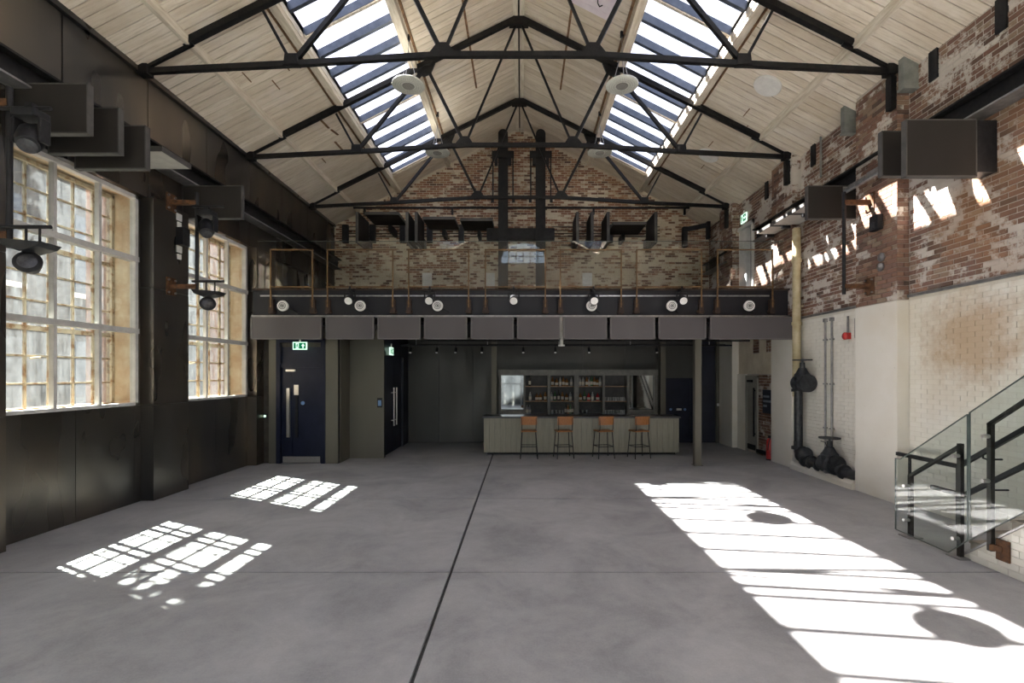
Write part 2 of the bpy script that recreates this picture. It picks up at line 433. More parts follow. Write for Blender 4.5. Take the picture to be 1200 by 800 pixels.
class MB:
    def __init__(self):
        self.v, self.f, self.s = [], [], False
    def add(self, vs, fs):
        n = len(self.v)
        self.v += [tuple(p) for p in vs]
        self.f += [tuple(i + n for i in f) for f in fs]
        return self
    def box(self, x0, x1, y0, y1, z0, z1):
        if x0 > x1: x0, x1 = x1, x0
        if y0 > y1: y0, y1 = y1, y0
        if z0 > z1: z0, z1 = z1, z0
        return self.add([(x0, y0, z0), (x1, y0, z0), (x1, y1, z0), (x0, y1, z0), (x0, y0, z1), (x1, y0, z1), (x1, y1, z1), (x0, y1, z1)],
                        [(0, 3, 2, 1), (4, 5, 6, 7), (0, 1, 5, 4), (1, 2, 6, 5), (2, 3, 7, 6), (3, 0, 4, 7)])
    def bar(self, a, b, w, h, up=(0, 0, 1)):                 # rectangular bar from a to b, h along up
        a, b, up = Vector(a), Vector(b), Vector(up)
        d = (b - a).normalized()
        s = d.cross(up)
        if s.length < 1e-5:
            s = d.cross(Vector((1, 0, 0)))
        s.normalize()
        u = s.cross(d).normalized()
        s *= w / 2
        u *= h / 2
        vs = [a - s - u, a + s - u, a + s + u, a - s + u, b - s - u, b + s - u, b + s + u, b - s + u]
        return self.add(vs, [(0, 1, 2, 3), (4, 7, 6, 5), (0, 4, 5, 1), (1, 5, 6, 2), (2, 6, 7, 3), (3, 7, 4, 0)])
    def cyl(self, a, b, r, r2=None, n=12, cap=True):
        a, b = Vector(a), Vector(b)
        r2 = r if r2 is None else r2
        d = (b - a).normalized()
        s = d.orthogonal().normalized()
        t = d.cross(s)
        vs = []
        for c, q in ((a, r), (b, r2)):
            for i in range(n):
                w = 2 * math.pi * i / n
                vs.append(c + s * (q * math.cos(w)) + t * (q * math.sin(w)))
        fs = [(i, (i + 1) % n, n + (i + 1) % n, n + i) for i in range(n)]
        if cap:
            fs += [tuple(range(n - 1, -1, -1)), tuple(range(n, 2 * n))]
        self.s = True
        return self.add(vs, fs)
    def lathe(self, prof, c=(0, 0, 0), ax=(0, 0, 1), n=16, cap=True):  # prof: (radius, height) pairs
        c, ax = Vector(c), Vector(ax).normalized()
        s = ax.orthogonal().normalized()
        t = ax.cross(s)
        vs, fs = [], []
        for r, h in prof:
            for i in range(n):
                w = 2 * math.pi * i / n
                vs.append(c + ax * h + s * (r * math.cos(w)) + t * (r * math.sin(w)))
        for k in range(len(prof) - 1):
            for i in range(n):
                j = (i + 1) % n
                fs.append((k * n + i, k * n + j, (k + 1) * n + j, (k + 1) * n + i))
        if cap:
            fs.append(tuple(range(n - 1, -1, -1)))
            fs.append(tuple((len(prof) - 1) * n + i for i in range(n)))
        self.s = True
        return self.add(vs, fs)
    def tube(self, pts, r, n=10):                            # tube through points, mitred
        pts = [Vector(p) for p in pts]
        rings = []
        up = None
        for i, p in enumerate(pts):
            d = ((pts[min(i + 1, len(pts) - 1)] - p).normalized() + (p - pts[max(i - 1, 0)]).normalized()).normalized()
            s = d.orthogonal().normalized() if up is None else (up - d * up.dot(d)).normalized()
            up = s
            t = d.cross(s)
            rings.append([p + s * (r * math.cos(2 * math.pi * k / n)) + t * (r * math.sin(2 * math.pi * k / n)) for k in range(n)])
        vs = [q for rg in rings for q in rg]
        fs = []
        for k in range(len(pts) - 1):
            for i in range(n):
                j = (i + 1) % n
                fs.append((k * n + i, k * n + j, (k + 1) * n + j, (k + 1) * n + i))
        fs.append(tuple(range(n - 1, -1, -1)))
        fs.append(tuple((len(pts) - 1) * n + i for i in range(n)))
        self.s = True
        return self.add(vs, fs)
    def prism(self, poly, ax, lo, hi):                       # poly in the plane across axis ax ('x','y','z')
        def mk(p, q):
            return {'x': (q, p[0], p[1]), 'y': (p[0], q, p[1]), 'z': (p[0], p[1], q)}[ax]
        n = len(poly)
        vs = [mk(p, lo) for p in poly] + [mk(p, hi) for p in poly]
        fs = [tuple(range(n - 1, -1, -1)), tuple(range(n, 2 * n))] + [(i, (i + 1) % n, n + (i + 1) % n, n + i) for i in range(n)]
        return self.add(vs, fs)
    def mesh(self, name, mat, o=(0, 0, 0)):
        me = bpy.data.meshes.new(name)
        me.from_pydata([(p[0] - o[0], p[1] - o[1], p[2] - o[2]) for p in self.v], [], self.f)
        me.materials.append(M[mat] if isinstance(mat, str) else mat)
        bm = bmesh.new()
        bm.from_mesh(me)
        bmesh.ops.recalc_face_normals(bm, faces=bm.faces)
        bm.to_mesh(me)
        bm.free()
        if self.s:
            for p in me.polygons:
                p.use_smooth = True
            me.set_sharp_from_angle(angle=R(40))
        return me
    def build(self, name, mat, parent=None, label=None, bevel=0, at=None):
        o0 = at if at is not None else (ORI[parent] if parent is not None else (0, 0, 0))
        ob = bpy.data.objects.new(name, self.mesh(name, mat, o0))
        COL.objects.link(ob)
        if parent is not None:
            ob.parent = parent
            ob.location = Vector(o0) - Vector(ORI[parent])
        else:
            ob.location = o0
        ORI[ob] = tuple(o0)
        ORI_LAST[0] = ob
        if label:
            ob['label'] = label
        if bevel:
            bv = ob.modifiers.new('bevel', 'BEVEL')
            bv.width = bevel
            bv.segments = 2
            bv.limit_method = 'ANGLE'
        return ob

def tag(o, label, cat=None, group=None, kind=None):
    o['label'] = label
    if cat: o['category'] = cat
    if group: o['group'] = group
    if kind: o['kind'] = kind
    return o

def thing(name, label, cat, loc, group=None, kind=None):
    o = bpy.data.objects.new(name, None)
    o.empty_display_size = 0.1
    COL.objects.link(o)
    o.location = loc
    ORI[o] = tuple(loc)
    return tag(o, label, cat, group, kind)

def setting(name, label, loc=(0, 0, 0)):
    o = bpy.data.objects.new(name, None)
    COL.objects.link(o)
    o.location = loc
    ORI[o] = tuple(loc)
    o['label'] = label
    o['kind'] = 'structure'
    return o

def dup(root, loc, label=None, rotz=None, scale=None):
    r = root.copy()
    COL.objects.link(r)
    r.location = loc
    if rotz is not None: r.rotation_euler = (0, 0, rotz)
    if scale: r.scale = scale
    if label: r['label'] = label
    for ch in list(root.children):
        c = ch.copy()
        COL.objects.link(c)
        c.parent = r
        for g in list(ch.children):
            d = g.copy()
            COL.objects.link(d)
            d.parent = c
    return r

def inst(name, me, parent, loc, sc=None):
    o = bpy.data.objects.new(name, me)
    COL.objects.link(o)
    o.parent = parent
    o.location = Vector(loc) - Vector(ORI[parent])
    if sc: o.scale = sc
    return o

# ------------------------------------------------------------------ dimensions
XC = -0.06
XL, XLP = -6.33, -6.12                 # left: panel plane, pier face
XR, XRP = 6.28, 6.08                   # right: wall plane, pier face
Y0, Y1 = -4.0, 16.2
ZT = 3.37                              # top of the white glazed brick
def zc(x): return 10.35 - 0.51 * abs(x - XC)                # underside of the roof boards
SKL = (-4.02, -2.53)
SKR = (2.36, 3.88)
SKY0, SKY1 = -3.0, 15.1

# ------------------------------------------------------------------ floor
floor = MB().box(-6.9, 6.9, Y0 - 0.2, 16.6, -0.4, -0.03).build('floor', 'joint')
tag(floor, 'grey polished concrete floor in large slabs with dark joints', None, None, 'structure')
fy = [-4.0, -0.98, 2.09, 5.15, 8.21, 11.2, 16.4]
for xa, xb in ((-6.7, -0.768), (-0.735, 6.7)):
    for i in range(len(fy) - 1):
        MB().box(xa, xb, fy[i] + 0.012, fy[i + 1] - 0.012, -0.03, 0).build('slab', 'concrete', floor)

# ------------------------------------------------------------------ brick laying
def courses(u0, u1, v0, v1, bl, bh, holes=(), clip=None):
    out = []
    r = 0
    v = v0
    while v + bh * 0.6 < v1:
        vb = min(v + bh, v1)
        u = u0 - (bl / 2 if r % 2 else 0)
        while u < u1 - 0.02:
            a, b = max(u, u0), min(u + bl, u1)
            if clip:
                a, b = clip(a, b, v, vb)
            u += bl
            if b - a < 0.04:
                continue
            segs = [(a, b)]
            for (ha, hb, hc, hd) in holes:
                if vb > hc + 0.01 and v < hd - 0.01:
                    ns = []
                    for (sa, sb) in segs:
                        if sb <= ha or sa >= hb:
                            ns.append((sa, sb))
                        else:
                            if ha - sa > 0.04: ns.append((sa, ha))
                            if sb - hb > 0.04: ns.append((hb, sb))
                    segs = ns
            for (sa, sb) in segs:
                out.append((sa, sb, v, vb))
        v += bh
        r += 1
    return out

def lay(parent, cells, to3, n_single, key, name, massname, mat, bl, bh, gap=0.010, depth=0.012, jit=0.003):
    rnd = random.Random(len(cells))
    full = [c for c in cells if abs(c[1] - c[0] - bl) < 1e-4 and abs(c[3] - c[2] - bh) < 1e-4]
    single = set()
    if n_single:
        full = [c for c in full if key(c) is not None]
        full.sort(key=key)
        single = set(full[:n_single])
    mass = MB()
    FS = [(0, 1, 5, 4), (1, 2, 6, 5), (2, 3, 7, 6), (3, 0, 4, 7), (4, 5, 6, 7)]
    proto = None
    for c in cells:
        a, b, v, w = c[0] + gap / 2, c[1] - gap / 2, c[2] + gap / 2, c[3] - gap / 2
        d = depth + rnd.uniform(-jit, jit)
        if c in single:
            if proto is None:
                p = MB()
                ctr = to3((a + b) / 2, (v + w) / 2, 0)
                q = [to3(x, y, z) for z in (0, depth) for x, y in ((a, v), (b, v), (b, w), (a, w))]
                p.add(q, FS)
                proto = p.mesh(name, mat, ctr)
            inst(name, proto, parent, to3((a + b) / 2, (v + w) / 2, d - depth))
        else:
            mass.add([to3(x, y, z) for z in (0, d) for x, y in ((a, v), (b, v), (b, w), (a, w))], FS)
    if mass.v:
        ms = mass.build(massname, mat, parent)
        ms['kind'] = 'stuff'

# ------------------------------------------------------------------ right wall
wr = setting('wall_right', 'right wall, weathered red brick above white glazed brick')
DOORH = (12.95, 14.05, 0.0, 6.25)       # balcony door opening (z from 4.0) and, below, the grey door
m = MB()
m.box(XR, XR + 0.45, Y0, 17.0, 0, 4.0)
m.box(XR, XR + 0.45, Y0, 13.1, 4.0, 7.6)
m.box(XR, XR + 0.45, 14.0, 17.0, 4.0, 7.6)
m.box(XR, XR + 0.45, 13.1, 14.0, 6.25, 7.6)
m.build('mortar_bed', 'mortar_right', wr)
PIERS = [(1.6, 2.55), (4.7, 5.6), (7.83, 8.80), (10.87, 11.76), (13.95, 14.85)]
toR = lambda u, v, w: (XR - w, u, v)
SLOTS = [(6.02, 6.17), (7.30, 7.43), (8.9, 9.03), (10.35, 10.48), (11.7, 11.83), (13.3, 13.43)]
holes = [(a, b, 3.3, 7.3) for a, b in PIERS] + [(13.1, 14.0, 3.9, 6.25)]
cells = courses(0.5, 16.2, ZT + 0.03, 7.2, 0.225, 0.075, holes)
inview = lambda c: (abs(c[0] - 6.0) + c[0]) if c[0] > 6.02 and (c[2] - 2.1) / c[0] < 0.77 else None
lay(wr, cells, toR, 300, inview, 'brick', 'brickwork', 'brick_right', 0.225, 0.075, 0.014, 0.006, 0.003)
MB().box(XR - 0.035, XR, Y0, 16.2, ZT - 0.02, ZT + 0.02).build('ledge', 'grey_steel', wr)
# piers: brick above, painted below
for n_, (a, b) in enumerate(PIERS):
    tp = setting(f'trim_{n_ + 1}', 'brick pier with a white painted base on the right wall')
    p = MB()
    p.box(XRP + 0.012, XR, a + 0.012, b - 0.012, ZT - 0.06, 7.1)
    p.build('pier_core', 'mortar_right', tp)
    MB().box(XRP - 0.01, XR, a - 0.01, b + 0.01, 0, ZT - 0.06).build('pier_base', 'white_paint', tp, bevel=0.012)
    lay(tp, courses(a, b, ZT - 0.05, 7.05, 0.225, 0.075), lambda u, v, w: (XRP + 0.012 - w, u, v), 0, None, 'brick', 'pier_brickwork', 'brick_right', 0.225, 0.075)
    lay(tp, courses(XRP, XR, ZT - 0.05, 7.05, 0.225, 0.075), lambda u, v, w, a=a: (u, a + 0.012 - w, v), 0, None, 'brick', 'pier_brickwork', 'brick_right', 0.225, 0.075)
# glazed white brick below
bay4 = (11.76, 13.95)
MB().box(XR - 0.004, XR + 0.0, Y0, bay4[0], 0, ZT - 0.02).build('joint_bed', 'tile_joint', wr)
holesT = [(a - 0.01, b + 0.01, 0, ZT) for a, b in PIERS] + [(bay4[0], bay4[1], 0, 5)]
cellsT = courses(0.5, 13.9, 0.0, ZT - 0.03, 0.225, 0.075, holesT)
inT = lambda c: c[0] if c[0] > 5.95 and not (c[2] < 1.0 and c[0] < 5.6) else None
lay(wr, cellsT, lambda u, v, w: (XR - 0.004 - w, u, v), 300, inT, 'tile', 'tilework', 'tile', 0.225, 0.075, 0.005, 0.006, 0.0012)
# the lobby bay: cream plaster above, bare brick below, two brick-filled slots
MB().box(XR - 0.02, XR, bay4[0], bay4[1], 2.12, 3.3).build('plaster', 'plaster', wr)
MB().box(XR - 0.06, XR, 13.45, bay4[1], 0, 2.12).build('plaster_jamb', 'white_paint', wr)
lay(wr, courses(bay4[0], 12.78, 0.0, 2.1, 0.225, 0.075), toR, 0, None, 'brick', 'lobby_brickwork', 'brick_right', 0.225, 0.075, 0.012, 0.02, 0.008)
for a in (12.05, 12.75):
    MB().box(XR - 0.021, XR - 0.015, a - 0.02, a + 0.32, 2.66, 3.2).build('slot_bed', 'mortar_right', wr)
    lay(wr, courses(a, a + 0.30, 2.68, 3.2, 0.225, 0.075), lambda u, v, w: (XR - 0.018 - w, u, v), 0, None, 'brick', 'slot_brickwork', 'brick_right', 0.225, 0.075)
# low kerb in the pipe bay
MB().prism([(XR, 0), (XR - 0.26, 0), (XR - 0.26, 0.10), (XR - 0.22, 0.17), (XR, 0.17)], 'y', 8.82, 10.85).build('kerb', 'white_paint', setting('trim_6', 'low pale kerb at the foot of the wall in the pipe bay'))

# ------------------------------------------------------------------ left wall
wl = setting('wall_left', 'left wall clad in blackened steel panels with tall windows')
WINS = [(-0.45, 1.65), (2.68, 4.78), (5.82, 7.92), (8.97, 11.07)]
LP = [(1.80, 2.55), (4.95, 5.75), (8.05, 8.90), (11.18, 12.05), (14.2, 15.1)]
Z_S, Z_H = 1.60, 5.02
m = MB()
m.box(-6.80, -6.37, Y0, 17, 0, Z_S - 0.03)
m.box(-6.80, -6.37, Y0, 17, Z_H + 0.03, 7.25)
e = Y0
for a, b in WINS:
    m.box(-6.80, -6.37, e, a - 0.0, Z_S - 0.03, Z_H + 0.03)
    e = b
m.box(-6.80, -6.37, e, 17, Z_S - 0.03, Z_H + 0.03)
m.build('masonry', 'cream_reveal', wl)
def panel(x0, x1, ya, yb, za, zb, par=None):
    MB().box(x0, x1, ya + 0.004, yb - 0.004, za + 0.004, zb - 0.004).build('panel', 'steel', par or wl)
for i, (a, b) in enumerate(WINS):
    mid = (a + b) / 2
    for ya, yb in ((a, mid), (mid, b)):
        panel(-6.37, XL, ya, yb, 0.0, Z_S)
for i, (a, b) in enumerate(LP):
    nxt = WINS[i][1] if i < len(WINS) else 12.1
    # pier: lower and upper cladding, with the narrow strips beside it
    tp = setting(f'trim_{i + 7}', 'blackened steel clad pier on the left wall')
    for za, zb in ((0, 1.6), (1.6, 3.55), (3.55, 5.05)):
        panel(-6.37, XLP, a, b, za, zb, tp)
    if i < 4:
        for za, zb in ((0, 1.6), (1.6, 2.85), (2.85, 3.98), (3.98, 5.05)):
            panel(-6.37, XL, nxt, a, za, zb)
            if i < 3:
                panel(-6.37, XL, b, WINS[i + 1][0], za, zb)
panel(-6.37, XL, 12.05, 14.2, 0, 3.5)
panel(-6.37, XL, 12.05, 14.2, 3.5, 5.05)
panel(-6.37, XL, 15.1, 16.2, 3.5, 5.05)
panel(-6.37, XL, Y0, -0.45, 0, 5.05)
y = -3.98
while y < 16.2:
    panel(-6.37, -6.25, y, min(y + 1.5, 16.2), 5.06, 7.02)
    y += 1.51
MB().box(-6.37, -6.20, Y0, 16.2, 7.03, 7.20).build('eaves_band', 'steel', wl)

# ------------------------------------------------------------------ windows in the left wall
def side_window(n, a, b, seen):
    w = setting(f'window_{n}', 'tall left window, pale inner grid before rusty steel sashes, ' + seen)
    fr = MB()
    x0, x1 = -6.36, -6.27
    fr.box(x0, x1, a, a + 0.06, Z_S, Z_H).box(x0, x1, b - 0.06, b, Z_S, Z_H)
    fr.box(x0, x1, a, b, Z_S, Z_S + 0.05).box(x0, x1, a, b, Z_H - 0.06, Z_H)
    fr.build('window_frame', 'alu', w)
    sp = (b - a) / 3
    for k in (1, 2):
        MB().box(x0 + 0.01, x1 - 0.01, a + sp * k - 0.023, a + sp * k + 0.023, Z_S, Z_H).build('mullion', 'alu', w)
    zs = [Z_S + 0.05, 2.81, 3.98, Z_H - 0.06]
    for z in zs[1:3]:
        MB().box(x0 - 0.02, x1 + 0.02, a, b, z - 0.04, z + 0.04).build('transom', 'alu', w)
    for k in range(3):
        for q in range(3):
            MB().box(-6.325, -6.319, a + sp * k + 0.03, a + sp * (k + 1) - 0.03, zs[q] + 0.04, zs[q + 1] - 0.04).build('inner_pane', 'glass', w)
    # outer steel sashes
    xs0, xs1 = -6.72, -6.68
    nc, nr = 6, 9
    cw, rh = (b - a) / nc, (Z_H - Z_S) / nr
    sf = MB()
    sf.box(xs0 - .02, xs1 + .02, a, a + 0.05, Z_S, Z_H).box(xs0 - .02, xs1 + .02, b - 0.05, b, Z_S, Z_H)
    sf.box(xs0 - .02, xs1 + .02, a, b, Z_S, Z_S + 0.05).box(xs0 - .02, xs1 + .02, a, b, Z_H - 0.05, Z_H)
    sf.build('sash_frame', 'sash', w)
    for k in range(1, nc):
        t = 0.030 if k in (1, 3, 5) else 0.011
        MB().box(xs0, xs1, a + cw * k - t, a + cw * k + t, Z_S, Z_H).build('sash_bar', 'sash', w)
    for q in range(1, nr):
        t = 0.032 if q in (3, 6) else 0.011
        MB().box(xs0 + .005, xs1 - .005, a, b, Z_S + rh * q - t, Z_S + rh * q + t).build('sash_bar', 'sash', w)
    me = MB().box(-0.002, 0.002, -cw / 2 + .012, cw / 2 - .012, -rh / 2 + .012, rh / 2 - .012).mesh('pane', 'glass_dirty')
    for k in range(nc):
        for q in range(nr):
            inst('pane', me, w, (-6.70, a + cw * (k + .5), Z_S + rh * (q + .5)))
    # one window catch and stay
    MB().cyl((-6.66, a + cw * 2.1, Z_S + rh * 1.9), (-6.62, a + cw * 2.4, Z_S + rh * 1.95), 0.012, n=8).build('catch', 'sash', w)
side_window(1, *WINS[2], 'nearest the camera')
side_window(2, *WINS[3], 'the farther one past the steel pier')
side_window(3, *WINS[1], 'beside the camera')
side_window(4, *WINS[0], 'behind the camera')

# ------------------------------------------------------------------ back gable wall
wb = setting('wall_back', 'brick gable wall at the far end above the balcony')
MB().prism([(-6.6, 0), (6.6, 0), (6.6, zc(6.6) + .02), (XC, zc(XC) + .02), (-6.6, zc(-6.6) + .02)], 'y', Y1, Y1 + 0.4).build('mortar_bed', 'mortar_back', wb)
def gclip(a, b, v, w):
    lim = (10.30 - w) / 0.51
    return max(a, XC - lim), min(b, XC + lim)
lay(wb, courses(-6.33, XR, 4.0, 10.3, 0.225, 0.075, (), gclip), lambda u, v, w: (u, Y1 - w, v), 0, None, 'brick', 'brickwork', 'brick_back', 0.225, 0.075, 0.018)

# ------------------------------------------------------------------ wall behind the camera, with glazed doors
wf = setting('wall_front', 'wall behind the camera with a wide glazed opening')
m = MB()
m.box(-6.8, -5.6, Y0 - .3, Y0, 0, 7.3).box(5.6, 6.8, Y0 - .3, Y0, 0, 7.3).box(-5.6, 5.6, Y0 - .3, Y0, 4.5, 7.3)
AW = (-1.07, 1.27, 8.05, 9.25)          # arched window high in the front gable
m.prism([(-6.8, 7.3), (AW[0], 7.3), (AW[0], zc(AW[0])), (-6.8, zc(-6.8))], 'y', Y0 - .3, Y0)
m.prism([(AW[1], 7.3), (6.8, 7.3), (6.8, zc(6.8)), (AW[1], zc(AW[1]))], 'y', Y0 - .3, Y0)
m.box(AW[0], AW[1], Y0 - .3, Y0, 7.3, AW[2])
def arc_z(x):
    t = (x - (AW[0] + AW[1]) / 2) / ((AW[1] - AW[0]) / 2)
    return AW[2] + 0.45 + 0.75 * math.sqrt(max(0, 1 - t * t))
ax_ = [AW[0] + (AW[1] - AW[0]) * i_ / 16 for i_ in range(17)]
for xa, xb in zip(ax_[:-1], ax_[1:]):
    m.prism([(xa, arc_z(xa)), (xb, arc_z(xb)), (xb, zc(xb)), (xa, zc(xa))], 'y', Y0 - .3, Y0)
m.build('masonry', 'white_paint', wf)
w5 = setting('window_5', 'arched window high in the gable behind the camera, seen reflected')
fr = MB()
for xa, xb in zip(ax_[:-1], ax_[1:]):
    fr.bar((xa, Y0 - .15, arc_z(xa) - .03), (xb, Y0 - .15, arc_z(xb) - .03), .06, .06)
fr.box(AW[0], AW[1], Y0 - .18, Y0 - .12, AW[2], AW[2] + .06)
fr.build('window_frame', 'bar_blue', w5)
for k in range(1, 6):
    x = AW[0] + (AW[1] - AW[0]) * k / 6
    MB().box(x - .025, x + .025, Y0 - .17, Y0 - .13, AW[2], arc_z(x)).build('glazing_bar', 'bar_blue', w5)
for z in (AW[2] + .42, AW[2] + .82):
    MB().box(AW[0] + .06, AW[1] - .06, Y0 - .165, Y0 - .135, z - .022, z + .022).build('glazing_bar', 'bar_blue', w5)
for k in range(6):
    xa = AW[0] + (AW[1] - AW[0]) * k / 6 + .025
    xb = AW[0] + (AW[1] - AW[0]) * (k + 1) / 6 - .025
    MB().box(xa, xb, Y0 - .153, Y0 - .147, AW[2] + .04, max(arc_z(xa), arc_z(xb))).build('pane', 'glass', w5)
w8 = setting('window_6', 'glazed doors behind the camera, seen only in the bar mirror')
m = MB()
for k in range(9):
    x = -5.6 + 1.4 * k
    m.box(x - .035, x + .035, Y0 - .2, Y0 - .1, 0, 4.5)
for z in (0.04, 1.5, 3.0, 4.46):
    m.box(-5.6, 5.6, Y0 - .19, Y0 - .11, z - .03, z + .03)
m.build('window_frame', 'alu', w8)
MB().box(-5.6, 5.6, Y0 - .153, Y0 - .147, 0, 4.5).build('pane', 'glass', w8)

# ------------------------------------------------------------------ ceiling: roof deck, boards, purlins
ceil = setting('ceiling', 'pitched ceiling of limed timber boards between black trusses')
X_P = 5.44                              # where the lower strip of boards begins
deck = MB()
def deck_piece(xa, xb, ya, yb, off=0.05, th=0.12):
    deck.prism([(xa, zc(xa) + off), (xb, zc(xb) + off), (xb, zc(xb) + off + th), (xa, zc(xa) + off + th)], 'y', ya, yb)
for s, (a, b) in ((-1, SKL), (1, SKR)):
    if s < 0:
        deck_piece(-6.95, a, Y0 - .3, 16.6)
        deck_piece(b, XC, Y0 - .3, 16.6)
    else:
        deck_piece(XC, a, Y0 - .3, 16.6)
        deck_piece(b, 6.95, Y0 - .3, 16.6)
    deck_piece(a, b, Y0 - .3, SKY0)
    deck_piece(a, b, SKY1, 16.6)
deck.build('roof_deck', 'dark_gap', ceil)
def slope_board(xa, xb, ya, yb, drop=0.0, name='board'):
    rj = random.uniform(-0.004, 0.004)
    za, zb = zc(xa) - drop + rj, zc(xb) - drop + rj
    MB().prism([(xa, za), (xb, zb), (xb, zb + 0.028), (xa, za + 0.028)], 'y', ya + 0.008, yb - 0.008).build(name, 'board', ceil)
BW = 0.186
for s in (-1, 1):
    sk = SKL if s < 0 else SKR
    inner, outer = (sk[1], sk[0]) if s < 0 else (sk[0], sk[1])
    y = 5.9
    while y < Y1 - 0.01:
        yb = min(y + BW, Y1)
        if y < SKY1 - .1:
            segs = [(XC + s * 0.12, inner - s * 0.13), (outer + s * 0.13, s * X_P)]
        else:
            segs = [(XC + s * 0.12, s * X_P)]
        for a, b in segs:
            slope_board(min(a, b), max(a, b), y, yb)
        y = yb
    y = 5.9
    while y < Y1 - 0.01:                 # lower strip, set 10 cm down
        yb = min(y + BW, Y1)
        a, b = s * X_P, s * 6.36
        slope_board(min(a, b), max(a, b), y, yb, 0.11)
        y = yb
    # plain boards over the unseen near end
    for a, b, d in ((XC + s * .12, inner - s * .13, 0), (outer + s * .13, s * X_P, 0), (s * X_P, s * 6.36, .11)):
        a, b = min(a, b), max(a, b)
        MB().prism([(a, zc(a) - d), (b, zc(b) - d), (b, zc(b) - d + .028), (a, zc(a) - d + .028)], 'y', Y0, 5.9).build('boarding', 'board', ceil)
    # stepped purlin board between upper and lower boards
    x = s * X_P
    MB().box(x - .035, x + .035, Y0, Y1, zc(X_P * s) - 0.135, zc(X_P * s) + 0.03).build('purlin', 'timber_white', ceil)
    # purlins beside the rooflight
    for x, w_, d in ((inner - s * .09, .075, .10), (outer + s * .09, .075, .10)):
        MB().box(x - w_, x + w_, Y0, Y1, zc(x) - d, zc(x) + .03).build('purlin', 'timber_white', ceil)
    xx = inner - s * .22
    MB().box(xx - .022, xx + .022, Y0, 15.6, zc(xx) - .045, zc(xx) + .02).build('timber_strip', 'timber_brown', ceil)
    xx = outer + s * .22
    MB().box(xx - .014, xx + .014, Y0, 15.6, zc(xx) - .03, zc(xx) + .02).build('timber_strip', 'timber_brown', ceil)
for x in (XC - .075, XC + .075):
    MB().box(x - .055, x + .055, Y0, Y1, 10.35 - .14, 10.35).build('ridge_board', 'timber_white', ceil)
# bare brown timber remnants
MB().bar((-1.20, 9.4, zc(-1.20) - .02), (-1.20, 12.9, zc(-1.20) - .02), .045, .03).build('timber_strip', 'timber_brown', ceil)
MB().bar((1.05, 9.9, zc(1.05) - .02), (1.05, 13.0, zc(1.05) - .02), .045, .03).build('timber_strip', 'timber_brown', ceil)
for (xa, ya, xb, yb) in ((-4.66, 11.0, -4.62, 11.6), (-4.6, 11.7, -4.55, 12.0), (-4.7, 12.2, -4.68, 12.9)):
    MB().bar((xa, ya, zc(xa) - .012), (xb, yb, zc(xb) - .012), .05, .02).build('timber_strip', 'timber_brown', ceil)
for (xx, yy, ln) in ((-5.2, 9.0, .3), (-4.9, 9.5, .3), (-4.55, 9.2, .28), (4.9, 10.4, .3), (5.1, 10.9, .3), (4.75, 12.0, .3), (4.95, 13.1, .25), (-5.2, 12.6, .25)):
    MB().box(xx, xx + .014, yy, yy + ln, zc(xx) - .014, zc(xx) + .01).build('nail_strip', 'timber_brown', ceil)

# ------------------------------------------------------------------ rooflights
def rooflight(n, sk, label):
    w = setting(f'window_{n}', label)
    a, b = sk
    H = 0.14                             # depth of the lined well
    ln = MB()
    for x in (a, b):
        t = -0.05 if x == a else 0.05
        ln.box(x, x + t, SKY0, SKY1, zc(x) - .06, zc(x) + H)
    for yv, t in ((SKY0, -.05), (SKY1, .05)):
        ln.prism([(a, zc(a) - .02), (b, zc(b) - .02), (b, zc(b) + H), (a, zc(a) + H)], 'y', yv, yv + t)
    ln.build('well_lining', 'timber_white', w)
    p = 3.07
    ys = []
    k = 0
    while SKY1 - p * k > SKY0 + .2:
        yv = SKY1 - p * k
        if k:
            MB().bar((a, yv, zc(a) + .05), (b, yv, zc(b) + .05), .06, .12).build('cross_frame', 'timber_white', w)
        ys.append(yv)
        k += 1
    bar_y = []
    for yv in ys:
        for q in range(0, 5):
            yy = yv - q * p / 5
            bar_y.append(yy)
    bm_ = MB().bar((a, 0, zc(a) + .09), (b, 0, zc(b) + .09), .08, .15).mesh('glazing_bar', 'bar_blue', ((a + b) / 2, 0, zc((a + b) / 2)))
    for yy in bar_y:
        inst('glazing_bar', bm_, w, ((a + b) / 2, yy, zc((a + b) / 2)))
    c = (a + b) / 2
    gm = MB().prism([(a, zc(a) + 0.150), (b, zc(b) + 0.150), (b, zc(b) + 0.156), (a, zc(a) + 0.156)], 'y', -p / 10 + .02, p / 10 - .02).mesh('pane', 'glass_sky', (c, 0, zc(c)))
    for yy in bar_y:
        inst('pane', gm, w, (c, yy - p / 10, zc(c)))
rooflight(7, SKL, 'long rooflight of slanting glazing bars in the left roof slope')
rooflight(8, SKR, 'long rooflight of slanting glazing bars in the right roof slope')

